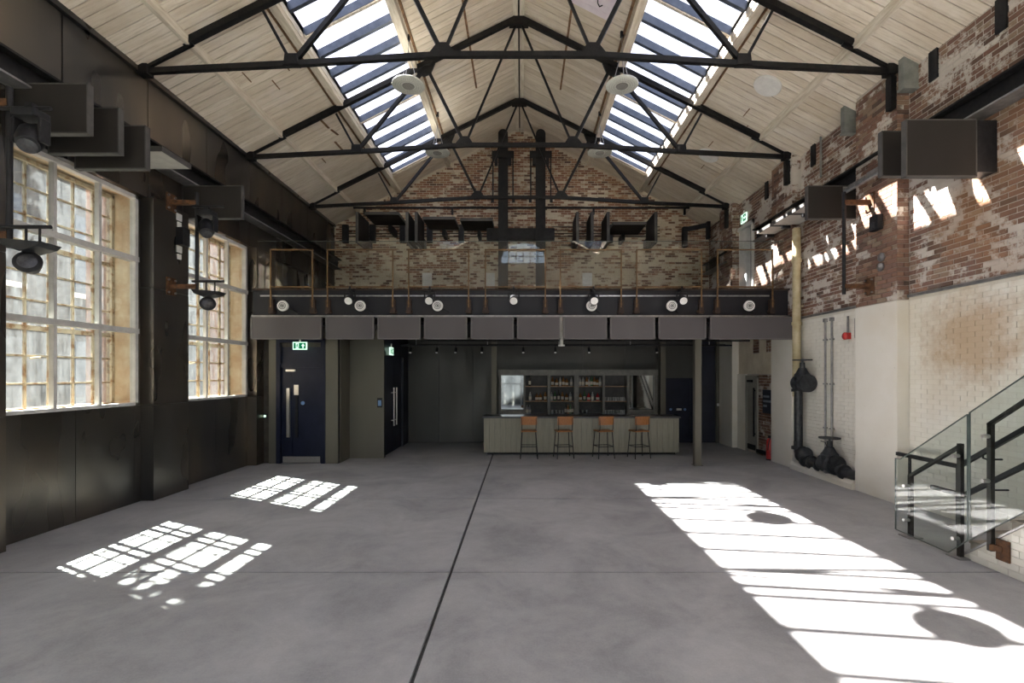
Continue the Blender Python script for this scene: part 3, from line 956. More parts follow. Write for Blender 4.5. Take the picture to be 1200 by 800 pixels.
# ------------------------------------------------------------------ roof trusses
def truss(Y, label):
    t = thing('roof_truss', label, 'truss', (XC, Y, 7.0), 'black steel roof trusses')
    P = lambda x, z, dy=0: (XC + x, Y + dy, z)
    E, N1, N2, R1, R2, A = (6.05, 7.05), (3.68, 7.17), (1.22, 7.32), (4.15, 8.03), (2.10, 9.10), (0, 10.20)
    for s in (-1, 1):
        rf = MB()
        rf.bar(P(s * 5.46, 7.50), P(s * A[0], A[1] + .02), .10, .105)
        rf.bar(P(s * 6.05, 7.12), P(s * 5.3, 7.50), .05, .05)
        rf.build('rafter', 'truss', t)
        tb = MB()
        for p, q in ((E, N1), (N1, N2)):
            tb.bar(P(s * p[0], p[1]), P(s * q[0], q[1]), .08, .085)
        tb.build('tie_rod', 'truss', t)
        for p, q, th in ((N1, R1, .045), (N1, R2, .07), (N2, R2, .07), (N2, A, .045)):
            MB().bar(P(s * p[0], p[1]), P(s * q[0], q[1]), th, th).build('strut', 'truss', t)
        g = MB()
        g.prism([(XC + s * (N2[0] - .20), N2[1] - .0), (XC + s * (N2[0] + .24), N2[1] - .0), (XC + s * (N2[0] + .09), N2[1] + .19), (XC + s * (N2[0] - .08), N2[1] + .19)], 'y', Y - .03, Y + .03)
        g.build('gusset_plate', 'truss', t)
        MB().prism([(XC + s * (N1[0] - .12), N1[1] - .03), (XC + s * (N1[0] + .12), N1[1] - .03), (XC + s * (N1[0] + .10), N1[1] + .14), (XC + s * (N1[0] - .10), N1[1] + .14)], 'y', Y - .06, Y + .06).build('gusset_plate', 'truss', t)
        MB().prism([(XC + s * (R2[0] + .22), R2[1] - .14), (XC + s * (R2[0] - .2), R2[1] + .08), (XC + s * (R2[0] - .10), R2[1] - .16), (XC + s * (R2[0] + .06), R2[1] - .22)], 'y', Y - .03, Y + .03).build('gusset_plate', 'truss', t)
        MB().box(XC + s * 6.0, XC + s * 6.17, Y - .08, Y + .08, 6.98, 7.14).build('bearing_shoe', 'truss', t)
    MB().bar(P(-N2[0], N2[1]), P(N2[0], N2[1] + .001), .08, .085).build('tie_rod', 'truss', t)
    MB().prism([(XC - .22, 10.02), (XC + .22, 10.02), (XC + .12, 10.22), (XC - .12, 10.22)], 'y', Y - .07, Y + .07).build('apex_plate', 'truss', t)
    MB().box(5.99, 6.09, Y - .06, Y + .06, 6.42, 6.95).build('wall_post', 'truss', t)
    return t
truss(7.9, 'nearest black steel roof truss, widest across the top of the view')
truss(11.0, 'middle black steel roof truss, second from the camera')
truss(14.25, 'farthest black steel roof truss, just before the brick gable')

# ------------------------------------------------------------------ hanging discs
def hanging_disc(x, Y, label):
    z = 8.12
    t = thing('pendant_disc', label, 'pendant', (x, Y, z), 'round discs hung from the roof')
    MB().lathe([(0.10, 0.0), (0.315, 0.0), (0.335, 0.012), (0.335, 0.035), (0.32, 0.05), (0.0, 0.06)], (x, Y, z), n=36).build('ring', 'disc_glass', t)
    MB().lathe([(0.0, -0.012), (0.115, -0.012), (0.125, 0.0), (0.125, 0.004)], (x, Y, z), n=28).build('core', 'disc_mid', t)
    h = MB()
    for k in range(40):
        w = 2 * math.pi * k / 40
        for r in (0.17, 0.215, 0.26):
            cx_, cy_ = x + r * math.cos(w), Y + r * math.sin(w)
            h.cyl((cx_, cy_, z - .003), (cx_, cy_, z + .001), .007, n=5)
    hh = h.build('perforations', 'disc_mid', t)
    hh['kind'] = 'stuff'
    top = (x, Y, zc(x) - .10)
    for k in range(3):
        w = 2 * math.pi * k / 3 + .5
        MB().cyl((x + .22 * math.cos(w), Y + .22 * math.sin(w), z + .04), (x, Y, z + .75), .006, n=6).build('wire', 'rail_steel', t)
    MB().cyl((x, Y, z + .75), top, .006, n=6).build('cable', 'rail_steel', t)
    MB().cyl((x, Y, zc(x) - .10), (x, Y, zc(x) + .01), .04, n=10).build('ceiling_hook', 'black', t)
hanging_disc(-2.36, 10.1, 'large perforated pendant disc under the left rooflight, nearer one')
hanging_disc(2.10, 10.1, 'large perforated pendant disc beside the right rooflight, nearer one')
hanging_disc(-2.28, 13.15, 'perforated pendant disc on the left behind the middle truss')
hanging_disc(2.13, 13.15, 'perforated pendant disc on the right behind the middle truss')
hanging_disc(-2.36, 7.03, 'pendant disc above the frame, casting the nearest round floor shadow')

def ceiling_plate(x, Y, label):
    nrm = Vector((-0.51 * (1 if x > 0 else -1), 0, -1)).normalized()
    c = Vector((x, Y, zc(x))) + nrm * .0
    t = MB().lathe([(0.27, -0.02), (0.27, 0.03), (0.255, 0.045), (0.0, 0.048)], (0, 0, 0), nrm, 32)
    o = t.build('ceiling_plate', 'white')
    o.location = c
    tag(o, label, 'ceiling plate', 'round plates on the right roof slope')
ceiling_plate(4.88, 9.58, 'round off-white plate flush on right roof boards, nearer one')
ceiling_plate(4.88, 12.62, 'round off-white plate flush on right roof boards, farther one')
# lilac panel near the ridge
t = thing('ridge_hatch', 'pale lilac boarded panel fixed near the ridge at the top edge', 'panel', (1.36, 9.3, zc(1.36)))
for k in range(6):
    ya = 9.92 - .16 * (k + 1)
    MB().prism([(.92, zc(.92) - .07), (1.84, zc(1.84) - .07), (1.84, zc(1.84) - .02), (.92, zc(.92) - .02)], 'y', ya + .003, ya + .157).build('board', 'lilac', t)
MB().tube([(1.5, 9.5, zc(1.5) - .06), (1.5, 9.5, zc(1.5) - .16), (1.54, 9.54, zc(1.5) - .2), (1.6, 9.56, zc(1.5) - .16)], .012, 8).build('hook', 'black', t)

# ------------------------------------------------------------------ crane rails on both walls
def crane_rail(x_wall, s, ya, yb, z, label):
    t = thing('crane_rail', label, 'rail', (x_wall + s * .12, ya, z))
    x = x_wall + s * .14
    MB().box(x - .012, x + .012, ya, yb, z, z + .27).build('web', 'truss', t)
    MB().box(x - .13, x + .13, ya, yb, z + .27, z + .30).build('top_flange', 'truss', t)
    MB().box(x - .13, x + .13, ya, yb, z - .025, z).build('bottom_flange', 'grey_steel', t)  # lighter metal than the web puts the lit highlight into the flange
    return t
crane_rail(XR, -1, 3.0, 12.6, 5.58, 'long dark steel beam on brackets along the right brick wall')
crane_rail(XR, -1, 14.3, 16.1, 5.45, 'short dark steel beam on the right wall behind the balcony glass')
crane_rail(-6.25, 1, 3.0, 16.1, 5.62, 'long dark steel beam along the left steel cladding')
# bare light strip and bracket gear on the right beam
t = thing('rail_trolley', 'grey steel runner and clamp on right wall beam behind the baffles', 'trolley', (6.0, 8.0, 5.5))
MB().box(5.93, 5.99, 7.35, 9.6, 5.44, 5.50).build('runner', 'rail_steel', t)
MB().box(5.92, 6.06, 8.0, 8.3, 5.48, 5.56).build('clamp', 'grey_steel', t)
MB().box(5.92, 6.06, 8.9, 9.1, 5.48, 5.56).build('clamp', 'grey_steel', t)
MB().cyl((5.94, 7.6, 5.40), (5.94, 7.6, 5.56), .03, n=10).build('hook', 'black', t)

# ------------------------------------------------------------------ acoustic baffles
def baffle(name, x0, x1, y0, y1, z0, z1, label, group, arm=None, side='edge'):
    t = thing(name, label, 'acoustic panel', ((x0 + x1) / 2, (y0 + y1) / 2, z0), group)
    MB().box(x0, x1, y0, y1, z0, z1).build('panel', 'baffle', t, bevel=.006)
    e = MB()
    w = .012
    dx, dy, dz = x1 - x0, y1 - y0, z1 - z0
    thin = min((dx, 'x'), (dy, 'y'), (dz, 'z'))[1]
    if thin == 'y':
        e.box(x0 - .003, x0 + w, y0 - .004, y1 + .002, z0 - .003, z1 + .003).box(x1 - w, x1 + .003, y0 - .004, y1 + .002, z0 - .003, z1 + .003)
        e.box(x0, x1, y0 - .004, y1 + .002, z0 - .003, z0 + w).box(x0, x1, y0 - .004, y1 + .002, z1 - w, z1 + .003)
    elif thin == 'z':
        e.box(x0 - .003, x0 + w, y0, y1, z0 - .003, z1 + .003).box(x1 - w, x1 + .003, y0, y1, z0 - .003, z1 + .003)
        e.box(x0, x1, y0 - .003, y0 + w, z0 - .003, z1 + .003).box(x0, x1, y1 - w, y1 + .003, z0 - .003, z1 + .003)
    else:
        e.box(x0 - .003, x1 + .003, y0 - .003, y0 + w, z0, z1).box(x0 - .003, x1 + .003, y1 - w, y1 + .003, z0, z1)
        e.box(x0 - .003, x1 + .003, y0, y1, z0 - .003, z0 + w).box(x0 - .003, x1 + .003, y0, y1, z1 - w, z1 + .003)
    e.build('edge_trim', 'baffle_under', t)
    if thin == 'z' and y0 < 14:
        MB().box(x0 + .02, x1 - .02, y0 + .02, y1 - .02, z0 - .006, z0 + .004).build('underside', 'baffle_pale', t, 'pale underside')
    if arm:
        MB().box(*arm).build('bracket', 'black', t)
    return t
gl, gr, gb = 'acoustic baffles along the left wall', 'acoustic baffles along the right wall', 'acoustic baffles on the back gable'
def lb(Y, xr, z0=4.98, z1=5.58, label=''):
    baffle('acoustic_baffle', -6.24, xr, Y - .04, Y + .04, z0, z1, label, gl, (-6.25, -6.06, Y + .04, Y + .12, 5.3, 5.6))
lb(5.95, -5.30, 5.05, 5.66, 'dark acoustic baffle on left wall, nearest and topmost of the overlapping three')
lb(6.42, -5.31, 5.02, 5.62, 'dark acoustic baffle on left wall, middle of the overlapping three')
lb(6.80, -5.25, label='dark acoustic baffle on left wall, lowest of the overlapping three above first window')
baffle('acoustic_baffle', -6.24, -5.46, 7.35, 8.0, 5.50, 5.57, 'flat acoustic baffle on left wall showing its pale underside', gl, (-6.25, -5.6, 7.62, 7.7, 5.57, 5.62))
lb(8.95, -5.15, label='grey acoustic baffle on left wall above the steel pier lamp')
def rb(Y, xa, xb, z0, z1, label):
    baffle('acoustic_baffle', xa, xb, Y - .04, Y + .04, z0, z1, label, gr, (xb - .02, XR - .016, Y + .02, Y + .25, z0 + .08, z1 + .02))
rb(6.35, 5.02, 5.94, 4.69, 5.43, 'largest dark acoustic baffle on the right brick wall, nearest the camera')
rb(7.15, 5.30, 6.12, 5.02, 5.68, 'dark acoustic baffle on right wall half hidden behind the largest one')
rb(8.95, 5.27, 6.20, 4.97, 5.58, 'dark acoustic baffle on right wall behind the hanging pole bracket')
baffle('acoustic_baffle', 5.66, 6.25, 10.22, 10.92, 5.48, 5.54, 'flat acoustic baffle with pale underside, right wall, nearer of two', gr, (5.9, XR, 10.93, 11.0, 5.42, 5.56))
baffle('acoustic_baffle', 5.66, 6.25, 11.02, 11.62, 5.48, 5.54, 'flat acoustic baffle with pale underside, right wall, farther of two', gr, (5.9, XR, 11.63, 11.7, 5.42, 5.56))
baffle('acoustic_baffle', 5.66, 6.25, 9.42, 10.12, 5.48, 5.54, 'flat acoustic baffle on right wall mostly hidden above the pole bracket', gr, (5.9, XR, 10.13, 10.2, 5.42, 5.56))
for i, (x, lab) in enumerate(((-5.03, 'upright acoustic baffle on the gable, leftmost of all'), (-3.50, 'upright acoustic baffle left of centre, left one of a close pair'), (-3.22, 'upright acoustic baffle left of centre, right one of a close pair'),
                              (1.72, 'upright acoustic baffle right of the posts, first of three in a row'), (2.17, 'upright acoustic baffle right of the posts, middle of three in a row'), (2.66, 'upright acoustic baffle right of the posts, last of three in a row'), (4.12, 'upright acoustic baffle on the gable, rightmost of all'))):
    baffle('acoustic_baffle', x - .04, x + .04, 14.8, 15.85, 6.15, 7.08, lab, gb, (x - .05, x + .05, 15.85, 16.18, 6.3, 6.55))
for xa, xb, z, ya, lab in ((-4.70, -3.68, 6.98, 14.5, 'flat acoustic baffle on the gable, leftmost of the level ones'), (-3.0, -2.02, 6.90, 14.7, 'flat acoustic baffle on the gable left of the dark cross beam'),
                       (-1.86, -.88, 6.86, 14.7, 'flat acoustic baffle touching the left gable post'), (2.78, 3.8, 6.74, 14.7, 'flat acoustic baffle on the gable, right of the upright row')):
    baffle('acoustic_baffle', xa, xb, ya, ya + 1.05, z - .08, z, lab, gb, ((xa + xb) / 2 - .05, (xa + xb) / 2 + .05, ya + .9, 16.18, z - .3, z - .09))

# ------------------------------------------------------------------ gable hoist posts and rails
def hoist_post(x, label):
    Y = 15.05
    t = thing('hoist_post', label, 'post', (x, Y, 4.0), 'black hoist posts on the gable')
    h = MB()
    h.box(x - .15, x + .15, Y - .03, Y + .0, 4.0, 9.60).box(x - .15, x + .15, Y + .22, Y + .25, 4.0, 9.60).box(x - .02, x + .02, Y, Y + .22, 4.0, 9.60)
    h.build('column', 'truss', t)
    MB().cyl((x - .0, Y - .031, 9.58), (x, Y + .251, 9.58), .15, n=24).build('rounded_head', 'truss', t)
    MB().box(x - .34, x + .34, Y - .10, Y - .03, 8.82, 9.02).build('crosshead', 'truss', t)
    for s in (-1, 1):
        MB().box(x + s * .16, x + s * .26, Y - .12, Y - .02, 8.58, 8.92).build('pulley_block', 'black', t)
        MB().cyl((x + s * .31, Y - .065, 7.52), (x + s * .31, Y - .065, 8.9), .022, n=8).build('hoist_rod', 'truss', t)
        MB().box(x + s * .28, x + s * .37, Y - .09, Y - .03, 7.44, 7.54).build('rod_foot', 'black', t)
    MB().box(x - .22, x + .22, Y - .05, Y + .27, 4.0, 4.04).build('base_plate', 'truss', t)
hoist_post(-.57, 'tall black hoist post before the gable, left of the arched window')
hoist_post(.60, 'tall black hoist post before the gable, right of the arched window')
o = MB().box(-1.10, 1.05, 15.31, 15.5, 6.38, 6.74).build('cross_beam', 'black', at=(0, 15.4, 6.38))
tag(o, 'deep black beam across both hoist posts above the arched window', 'beam')
def wall_rails(xa, xb, posts, label):
    t = thing('rail_rack', label, 'rack', ((xa + xb) / 2, 16.1, 6.6), 'pipe racks on the gable')
    for z in (6.70, 6.80, 6.90, 7.02):
        MB().cyl((xa, 16.10, z), (xb, 16.10, z), .016, n=8).build('rail', 'rust_dark', t)
    for x in posts:
        MB().box(x - .09, x + .09, 16.04, 16.19, 6.50, 7.08).build('rail_bracket', 'black', t)
wall_rails(-5.95, -3.75, (-5.86, -4.95, -3.95), 'rack of thin dark pipes on the gable, far left')
wall_rails(-3.5, -1.0, (-3.05, -2.0), 'rack of thin dark pipes on the gable, left of the posts')
wall_rails(1.0, 4.6, (2.95, 4.3), 'rack of thin dark pipes on the gable, right of the posts')
o = MB().cyl((-5.35, 15.42, 7.42), (5.35, 15.42, 7.42), .035, n=10)
for x in (-5.0, -2.2, 2.3, 5.2):
    o.box(x - .03, x + .03, 15.39, 15.45, 7.2, 7.43)
o = o.build('gable_pipe', 'truss', at=(0, 15.3, 7.4))
tag(o, 'long thin black pipe across the gable under the farthest truss', 'pipe')
t = thing('corner_bracket', 'dark steel bracket in the right far corner of the gable', 'bracket', (5.6, 16.0, 6.4))
MB().box(5.36, 5.50, 16.0, 16.18, 6.35, 7.0).build('post', 'black', t)
MB().box(6.0, 6.10, 15.6, 15.75, 6.5, 7.05).build('post', 'black', t)
MB().bar((5.45, 16.05, 6.92), (6.05, 15.7, 6.96), .06, .14).build('arm', 'black', t)
o = MB()
for k in range(1, 3):
    pass
for x, lab in ((-3.15, 'pale grey louvred vent on the gable, leftmost of three'), (-1.05, 'pale grey louvred vent on the gable beside the left post'), (2.2, 'pale grey louvred vent on the gable right of the posts')):
    t = thing('wall_slats', lab, 'slats', (x, 16.18, 5.0), 'pale louvred slats on the gable')  # plain pale boxes with sloping slats
    MB().box(x - .16, x + .16, 16.14, 16.19, 4.7, 5.5).build('frame', 'white', t)
    for k in range(6):
        MB().prism([(16.10, 4.72 + .13 * k), (16.14, 4.72 + .13 * k), (16.14, 4.84 + .13 * k)], 'x', x - .15, x + .15).build('louvre', 'white', t)

# ------------------------------------------------------------------ balcony
bal = thing('balcony', 'steel balcony across the hall with glass front and rust-coloured rails', 'balcony', (0, 10.95, 3.4))
YB = 10.95
m = MB()
m.box(-6.1, 6.06, 11.02, 16.18, 3.80, 4.0)
for x in (-5.2, -3.1, -1.0, 1.1, 3.2, 5.3):
    m.box(x - .06, x + .06, 11.02, 14.86, 3.3, 3.8)
m.build('deck', 'olive_dark', bal)
MB().box(-6.1, 6.06, 11.0, 11.04, 3.42, 4.06).build('fascia', 'fascia', bal)
MB().box(-6.1, 6.06, YB - .02, 11.0, 3.40, 3.445).build('bottom_flange', 'grey_steel', bal)
MB().box(-6.1, 6.15, YB, 11.02, 4.02, 4.05).build('top_flange', 'rust_dark', bal)
MB().cyl((-5.9, YB - .01, 3.885), (5.6, YB - .01, 3.885), .018, n=8).build('conduit', 'rail_steel', bal)
MB().box(-6.1, 6.06, 11.05, 14.86, 3.24, 3.30).build('soffit', 'black', bal)
FR = [(-5.65, -4.71), (-4.37, -2.90), (-2.54, -1.19), (-.81, .54), (.88, 2.25), (2.60, 4.06), (4.42, 5.66)]
for a, b in FR:
    f = MB()
    for x in (a, b):
        f.box(x - .013, x + .013, YB - .06, YB - .025, 3.62, 4.93)
    f.box(a - .018, b + .018, YB - .06, YB - .025, 4.905, 4.93)
    f.box(a - .018, b + .018, YB - .08, YB - .0, 4.065, 4.09)
    f.build('rail_frame', 'frame_rust', bal)
    for x in (a, b):
        k = MB().box(x - .05, x + .05, YB - .05, 11.0, 3.48, 3.80).box(x - .075, x + .075, YB - .02, 11.0, 3.5, 3.56)
        k.build('foot_bracket', 'rust_dark', bal)
gx = [-5.97, -4.54, -2.72, -1.0, .71, 2.42, 4.24, 5.93]
for i in range(7):
    g = MB().box(gx[i] + .006, gx[i + 1] - .006, YB + .0, YB + .017, 4.06, 5.12).build('glass_panel', 'glass_balcony', bal)
    MB().box(gx[i] + .006, gx[i + 1] - .006, YB - .002, YB + .019, 5.12, 5.128).build('glass_edge', 'glass_edge', bal)
o = MB().box(-.075, .075, -.075, .075, 0, 3.42).box(-.1, .1, -.1, .1, 0, .012)
o = o.build('column', 'olive')
o.location = (4.08, 11.23, 0)
tag(o, 'slim grey steel column under the balcony, right of the bar', 'column')
# acoustic band under the balcony edge
PX = [(-6.04, -4.46), (-4.37, -3.29), (-3.21, -2.25), (-2.17, -1.21), (-1.13, -.17), (-.10, .87), (.94, 1.91), (1.98, 2.98), (3.06, 4.12), (4.21, 6.17)]
names = ['widest at the left end', 'second from the left', 'third from the left', 'fourth from the left', 'fifth from the left', 'fifth from the right', 'fourth from the right', 'third from the right', 'second from the right', 'widest at the right end']
for (a, b), n_ in zip(PX, names):
    t = thing('sound_absorber', f'grey felt panel in the band below the balcony, {n_}', 'acoustic panel', ((a + b) / 2, 10.85, 2.89), 'felt panels below the balcony edge')
    MB().box(a, b, 10.79, 10.865, 2.89, 3.395).build('panel', 'band', t)
    e = MB().box(a, b, 10.782, 10.792, 3.375, 3.395).box(a, b, 10.782, 10.792, 2.89, 2.915).box(a, a + .03, 10.782, 10.792, 2.89, 3.395).box(b - .03, b, 10.782, 10.792, 2.89, 3.395)
    e.build('edge_trim', 'band_edge', t)
    for x in (a + .2, b - .2):
        MB().box(x - .02, x + .02, 10.865, 10.99, 3.2, 3.397).build('hanger', 'black', t)

# balcony spotlights
def ring_spot(x, z, label):
    Y = 10.72
    t = thing('spotlight', label, 'spotlight', (x, Y, z), 'white ring spotlights on the balcony front')
    MB().lathe([(.0, 0), (.115, 0), (.12, .03), (.10, .10), (.06, .16), (.0, .17)], (x, Y, z), (0, 1, 0), 24).build('housing', 'white', t)
    hs = ORI_LAST[0]
    for r0, r1 in ((.035, .045), (.066, .076)):
        MB().lathe([(r0, -.001), (r0, -.008), (r1, -.008), (r1, -.001)], (x, Y, z), (0, 1, 0), 24, False).build('ring', 'black', hs)
    MB().lathe([(.0, -.012), (.018, -.012), (.02, 0)], (x, Y, z), (0, 1, 0), 14).build('centre', 'black', hs)
    MB().cyl((x, Y + .15, z), (x + .05, 10.99, z - .03), .02, n=8).build('arm', 'black', t)
    MB().cyl((x + .02, Y + .2, z + .0), (x + .22, 10.99, z - .12), .018, n=8).build('cable', 'black', t)
for (x, lab) in ((-5.30, 'leftmost'), (-3.58, 'second from the left'), (-1.86, 'third from the left'), (1.56, 'third from the right'), (3.34, 'second from the right'), (5.06, 'rightmost')):
    ring_spot(x, 3.63, f'white ringed spotlight on the balcony front, {lab}')
def stage_lamp(x, z, label):
    Y = 10.78
    t = thing('stage_lamp', label, 'lamp', (x, Y, z), 'black stage lamps on the balcony rail')
    MB().lathe([(.0, .0), (.095, .0), (.10, .02), (.085, .2), (.0, .22)], (x, Y - .16, z - .04), (.0, .9, .45), 18).build('can', 'black', t)
    cn = ORI_LAST[0]
    MB().lathe([(.0, -.006), (.082, -.006), (.082, .004), (.0, .006)], (x, Y - .16, z - .04), (.0, .9, .45), 18).build('lens', 'lens', cn)
    y_ = MB()
    for s in (-1, 1):
        y_.bar((x + s * .115, Y - .06, z), (x + s * .115, Y - .06, z + .17), .012, .03)
    y_.bar((x - .12, Y - .06, z + .17), (x + .12, Y - .06, z + .17), .03, .012)
    y_.build('yoke', 'black', t)
    MB().cyl((x, Y - .06, z + .16), (x, Y - .06, z + .30), .02, n=8).box(x - .03, x + .03, Y - .08, 10.99, z + .2, z + .25).build('clamp', 'black', t)
for (x, lab) in ((-3.80, 'leftmost'), (-2.03, 'second from the left'), (-.17, 'middle one by the centre joint'), (1.60, 'fourth from the left'), (3.56, 'rightmost')):
    stage_lamp(x, 3.76, f'black yoked stage lamp on the balcony edge, {lab}')

# ------------------------------------------------------------------ rooms under the balcony
wbar = setting('wall_bar', 'dark olive panelled wall behind the bar')
MB().box(-3.7, 6.6, 15.02, 15.2, 0, 3.8).build('backing', 'dark_gap', wbar)
for a, b in ((-3.6, -2.55), (-2.55, -1.5), (-1.5, -.85), (-.85, .5), (.5, 1.9), (1.9, 3.2), (3.2, 4.33)):
    MB().box(a + .004, b - .004, 14.98, 15.02, 0.02, 3.3).build('panel', 'olive_dark', wbar)
MB().box(4.33, 5.30, 14.98, 15.02, 2.0, 3.3).build('panel', 'olive_dark', wbar)
MB().box(5.30, 5.52, 14.98, 15.02, 0.0, 3.3).build('panel', 'olive_dark', wbar)
MB().box(5.52, 6.0, 15.0, 15.02, 0.0, 3.3).build('panel', 'navy_dark', wbar)
MB().box(6.0, 6.3, 14.90, 15.02, 0.0, 3.3).build('panel', 'olive', wbar)
wlob = setting('wall_lobby', 'olive panelled wall left of the bar around the navy doors')
YL = 11.45
m = MB()
m.box(-6.37, -5.80, YL + .05, YL + .25, 0, 3.8).box(-5.80, -4.64, YL + .05, YL + .25, 2.76, 3.8).box(-4.64, -4.34, YL + .05, YL + .25, 0, 3.8)
m.box(-4.37, -4.34, YL + .02, 12.25, 0, 3.8).box(-4.36, -3.6, 12.22, 12.4, 0, 3.8).box(-3.66, -3.60, 12.25, 15.0, 0, 3.8)
m.build('backing', 'dark_gap', wlob)
for a, b, mm, d in ((-6.33, -5.98, 'black', .06), (-5.98, -5.80, 'olive', .0), (-4.64, -4.34, 'olive', .0)):
    MB().box(a + .003, b - .003, YL + d, YL + .1, 0, 3.3).build('panel', mm, wlob)
MB().box(-4.35, -4.335, YL + .02, YL + .10, 0, 3.3).build('panel', 'black', wlob)
MB().box(-4.35, -4.32, YL + .11, 12.2, 0, 3.3).build('panel', 'olive', wlob)
MB().box(-4.33, -3.66, 12.18, 12.22, 0, 3.3).build('panel', 'olive', wlob)
MB().box(-3.66, -3.46, 12.18, 12.24, 0, 3.3).build('panel', 'olive', wlob)
MB().box(-3.60, -3.50, 12.24, 15.0, 2.7, 3.3).build('panel', 'navy_dark', wlob)
MB().box(-3.60, -3.50, 14.3, 15.0, 0, 2.7).build('panel', 'navy_dark', wlob)

def pull(parent, x, y, z0, z1, s, mat='stainless'):
    MB().cyl((x, y, z0), (x, y, z1), .022, n=12).box(x - .012, x + .012, y, y + .08 * s, z0 + .1, z0 + .13).box(x - .012, x + .012, y, y + .08 * s, z1 - .13, z1 - .1).build('pull_handle', mat, parent)
# navy door on the left
d1 = setting('door_1', 'navy blue double door with steel pulls under the exit sign', (-5.2, YL, 0))
f = MB()
f.box(-5.80, -5.70, YL - .02, YL + .12, 0, 2.95).box(-4.74, -4.64, YL - .02, YL + .12, 0, 2.95)
f.box(-5.70, -4.74, YL - .02, YL + .12, 2.86, 2.95).box(-5.70, -4.74, YL + .0, YL + .10, 2.27, 2.36)
f.build('door_frame', 'navy', d1)
MB().box(-5.70, -4.74, YL + .06, YL + .10, 2.36, 2.86).build('transom_panel', 'navy', d1)
MB().box(-5.695, -5.44, YL + .05, YL + .10, 0.01, 2.27).build('side_leaf', 'navy', d1)
lf1 = MB().box(-5.43, -4.745, YL + .04, YL + .09, 0.01, 2.27).build('leaf', 'navy', d1)
MB().box(-5.66, -4.78, YL + .025, YL + .045, 0.02, .16).build('kick_plate', 'stainless', d1)
MB().box(-5.56, -5.49, YL + .0, YL + .05, .62, 1.78).build('push_plate', 'stainless', d1)
MB().box(-5.395, -5.29, YL + .028, YL + .042, 1.62, 1.86).build('latch_plate', 'stainless', lf1)
MB().box(-5.36, -5.30, YL + .005, YL + .045, .62, 1.62).build('dark_pull', 'black', lf1)
MB().box(-5.58, -5.36, YL + .0, YL + .06, 2.18, 2.225).build('door_closer', 'stainless', d1)
MB().lathe([(0, 0), (.045, 0), (.045, .008), (0, .008)], (-5.19, YL + .04, 1.43), (0, -1, 0), 20).build('safety_disc', 'blue_disc', lf1)
# side door of the lobby
d2 = setting('door_2', 'dark navy door in the lobby side with two tall pulls', (-3.5, 13.3, 0))
f = MB()
f.box(-3.60, -3.47, 12.24, 12.36, 0, 2.7).box(-3.60, -3.47, 14.2, 14.3, 0, 2.7).box(-3.60, -3.47, 12.24, 14.3, 2.6, 2.7)
f.build('door_frame', 'navy_dark', d2)
MB().box(-3.58, -3.53, 12.36, 13.28, .01, 2.6).build('leaf', 'navy_dark', d2)
MB().box(-3.58, -3.53, 13.285, 14.2, .01, 2.6).build('leaf', 'navy_dark', d2)
for yv in (13.15, 13.42):
    p = MB().cyl((-3.46, yv, .72), (-3.46, yv, 1.75), .02, n=10)
    for z in (.85, 1.6):
        p.box(-3.53, -3.46, yv - .012, yv + .012, z, z + .025)
    p.build('pull_handle', 'stainless', d2)
# blue door right of the bar
d3 = setting('door_3', 'navy blue door in the bar wall behind the slim column', (4.82, 15.0, 0))
MB().box(4.33, 4.42, 14.95, 15.0, 0, 2.0).box(5.22, 5.30, 14.95, 15.0, 0, 2.0).box(4.33, 5.30, 14.95, 15.0, 1.93, 2.0).build('door_frame', 'navy', d3)
lf3 = MB().box(4.42, 5.22, 14.97, 15.0, .01, 1.93).build('leaf', 'navy', d3)
for xx in (4.62, 5.06):
    MB().lathe([(0, 0), (.04, 0), (.04, .008), (0, .008)], (xx, 14.97, 1.03), (0, -1, 0), 18).build('safety_disc', 'blue_disc', lf3)
MB().box(4.8, 4.95, 14.955, 14.97, 1.0, 1.06).build('push_plate', 'stainless', lf3)
# grey door in the right wall
d4 = setting('door_4', 'grey flush door with black pull in the lobby bay of right wall', (XR, 13.1, 0))
MB().box(XR - .055, XR, 12.78, 12.86, 0, 2.06).box(XR - .055, XR, 13.38, 13.45, 0, 2.06).box(XR - .055, XR, 12.78, 13.45, 2.0, 2.08).build('door_frame', 'door_grey', d4)
lf4 = MB().box(XR - .035, XR, 12.86, 13.38, .06, 2.0).build('leaf', 'door_grey', d4)
MB().box(XR - .09, XR - .06, 12.90, 12.94, .45, 1.75).box(XR - .09, XR - .03, 12.905, 12.935, .5, .54).box(XR - .09, XR - .03, 12.905, 12.935, 1.66, 1.70).build('pull_handle', 'black', lf4)
MB().box(XR - .08, XR - .03, 13.05, 13.32, 1.90, 1.96).build('door_closer', 'black', lf4)
MB().box(XR - .045, XR - .03, 12.88, 13.36, .08, .22).build('kick_plate', 'black', lf4)
# balcony door
d5 = setting('door_5', 'tall white framed doorway onto the balcony in the right wall', (XR, 13.55, 4.0))
MB().box(XR - .05, XR + .2, 13.02, 13.12, 4.0, 6.3).box(XR - .05, XR + .2, 13.98, 14.08, 4.0, 6.3).box(XR - .05, XR + .2, 13.02, 14.08, 6.2, 6.3).build('door_frame', 'white', d5)
MB().box(XR + .14, XR + .2, 13.12, 13.98, 4.0, 6.2).build('leaf', 'navy_dark', d5)
MB().box(XR + .02, XR + .14, 13.55, 13.98, 4.0, 6.2).build('reveal', 'white', d5)
MB().cyl((XR + .10, 13.3, 4.5), (XR + .10, 13.3, 5.6), .018, n=10).box(XR + .10, XR + .15, 13.29, 13.31, 4.6, 4.63).box(XR + .10, XR + .15, 13.29, 13.31, 5.45, 5.48).build('pull_handle', 'stainless', d5)

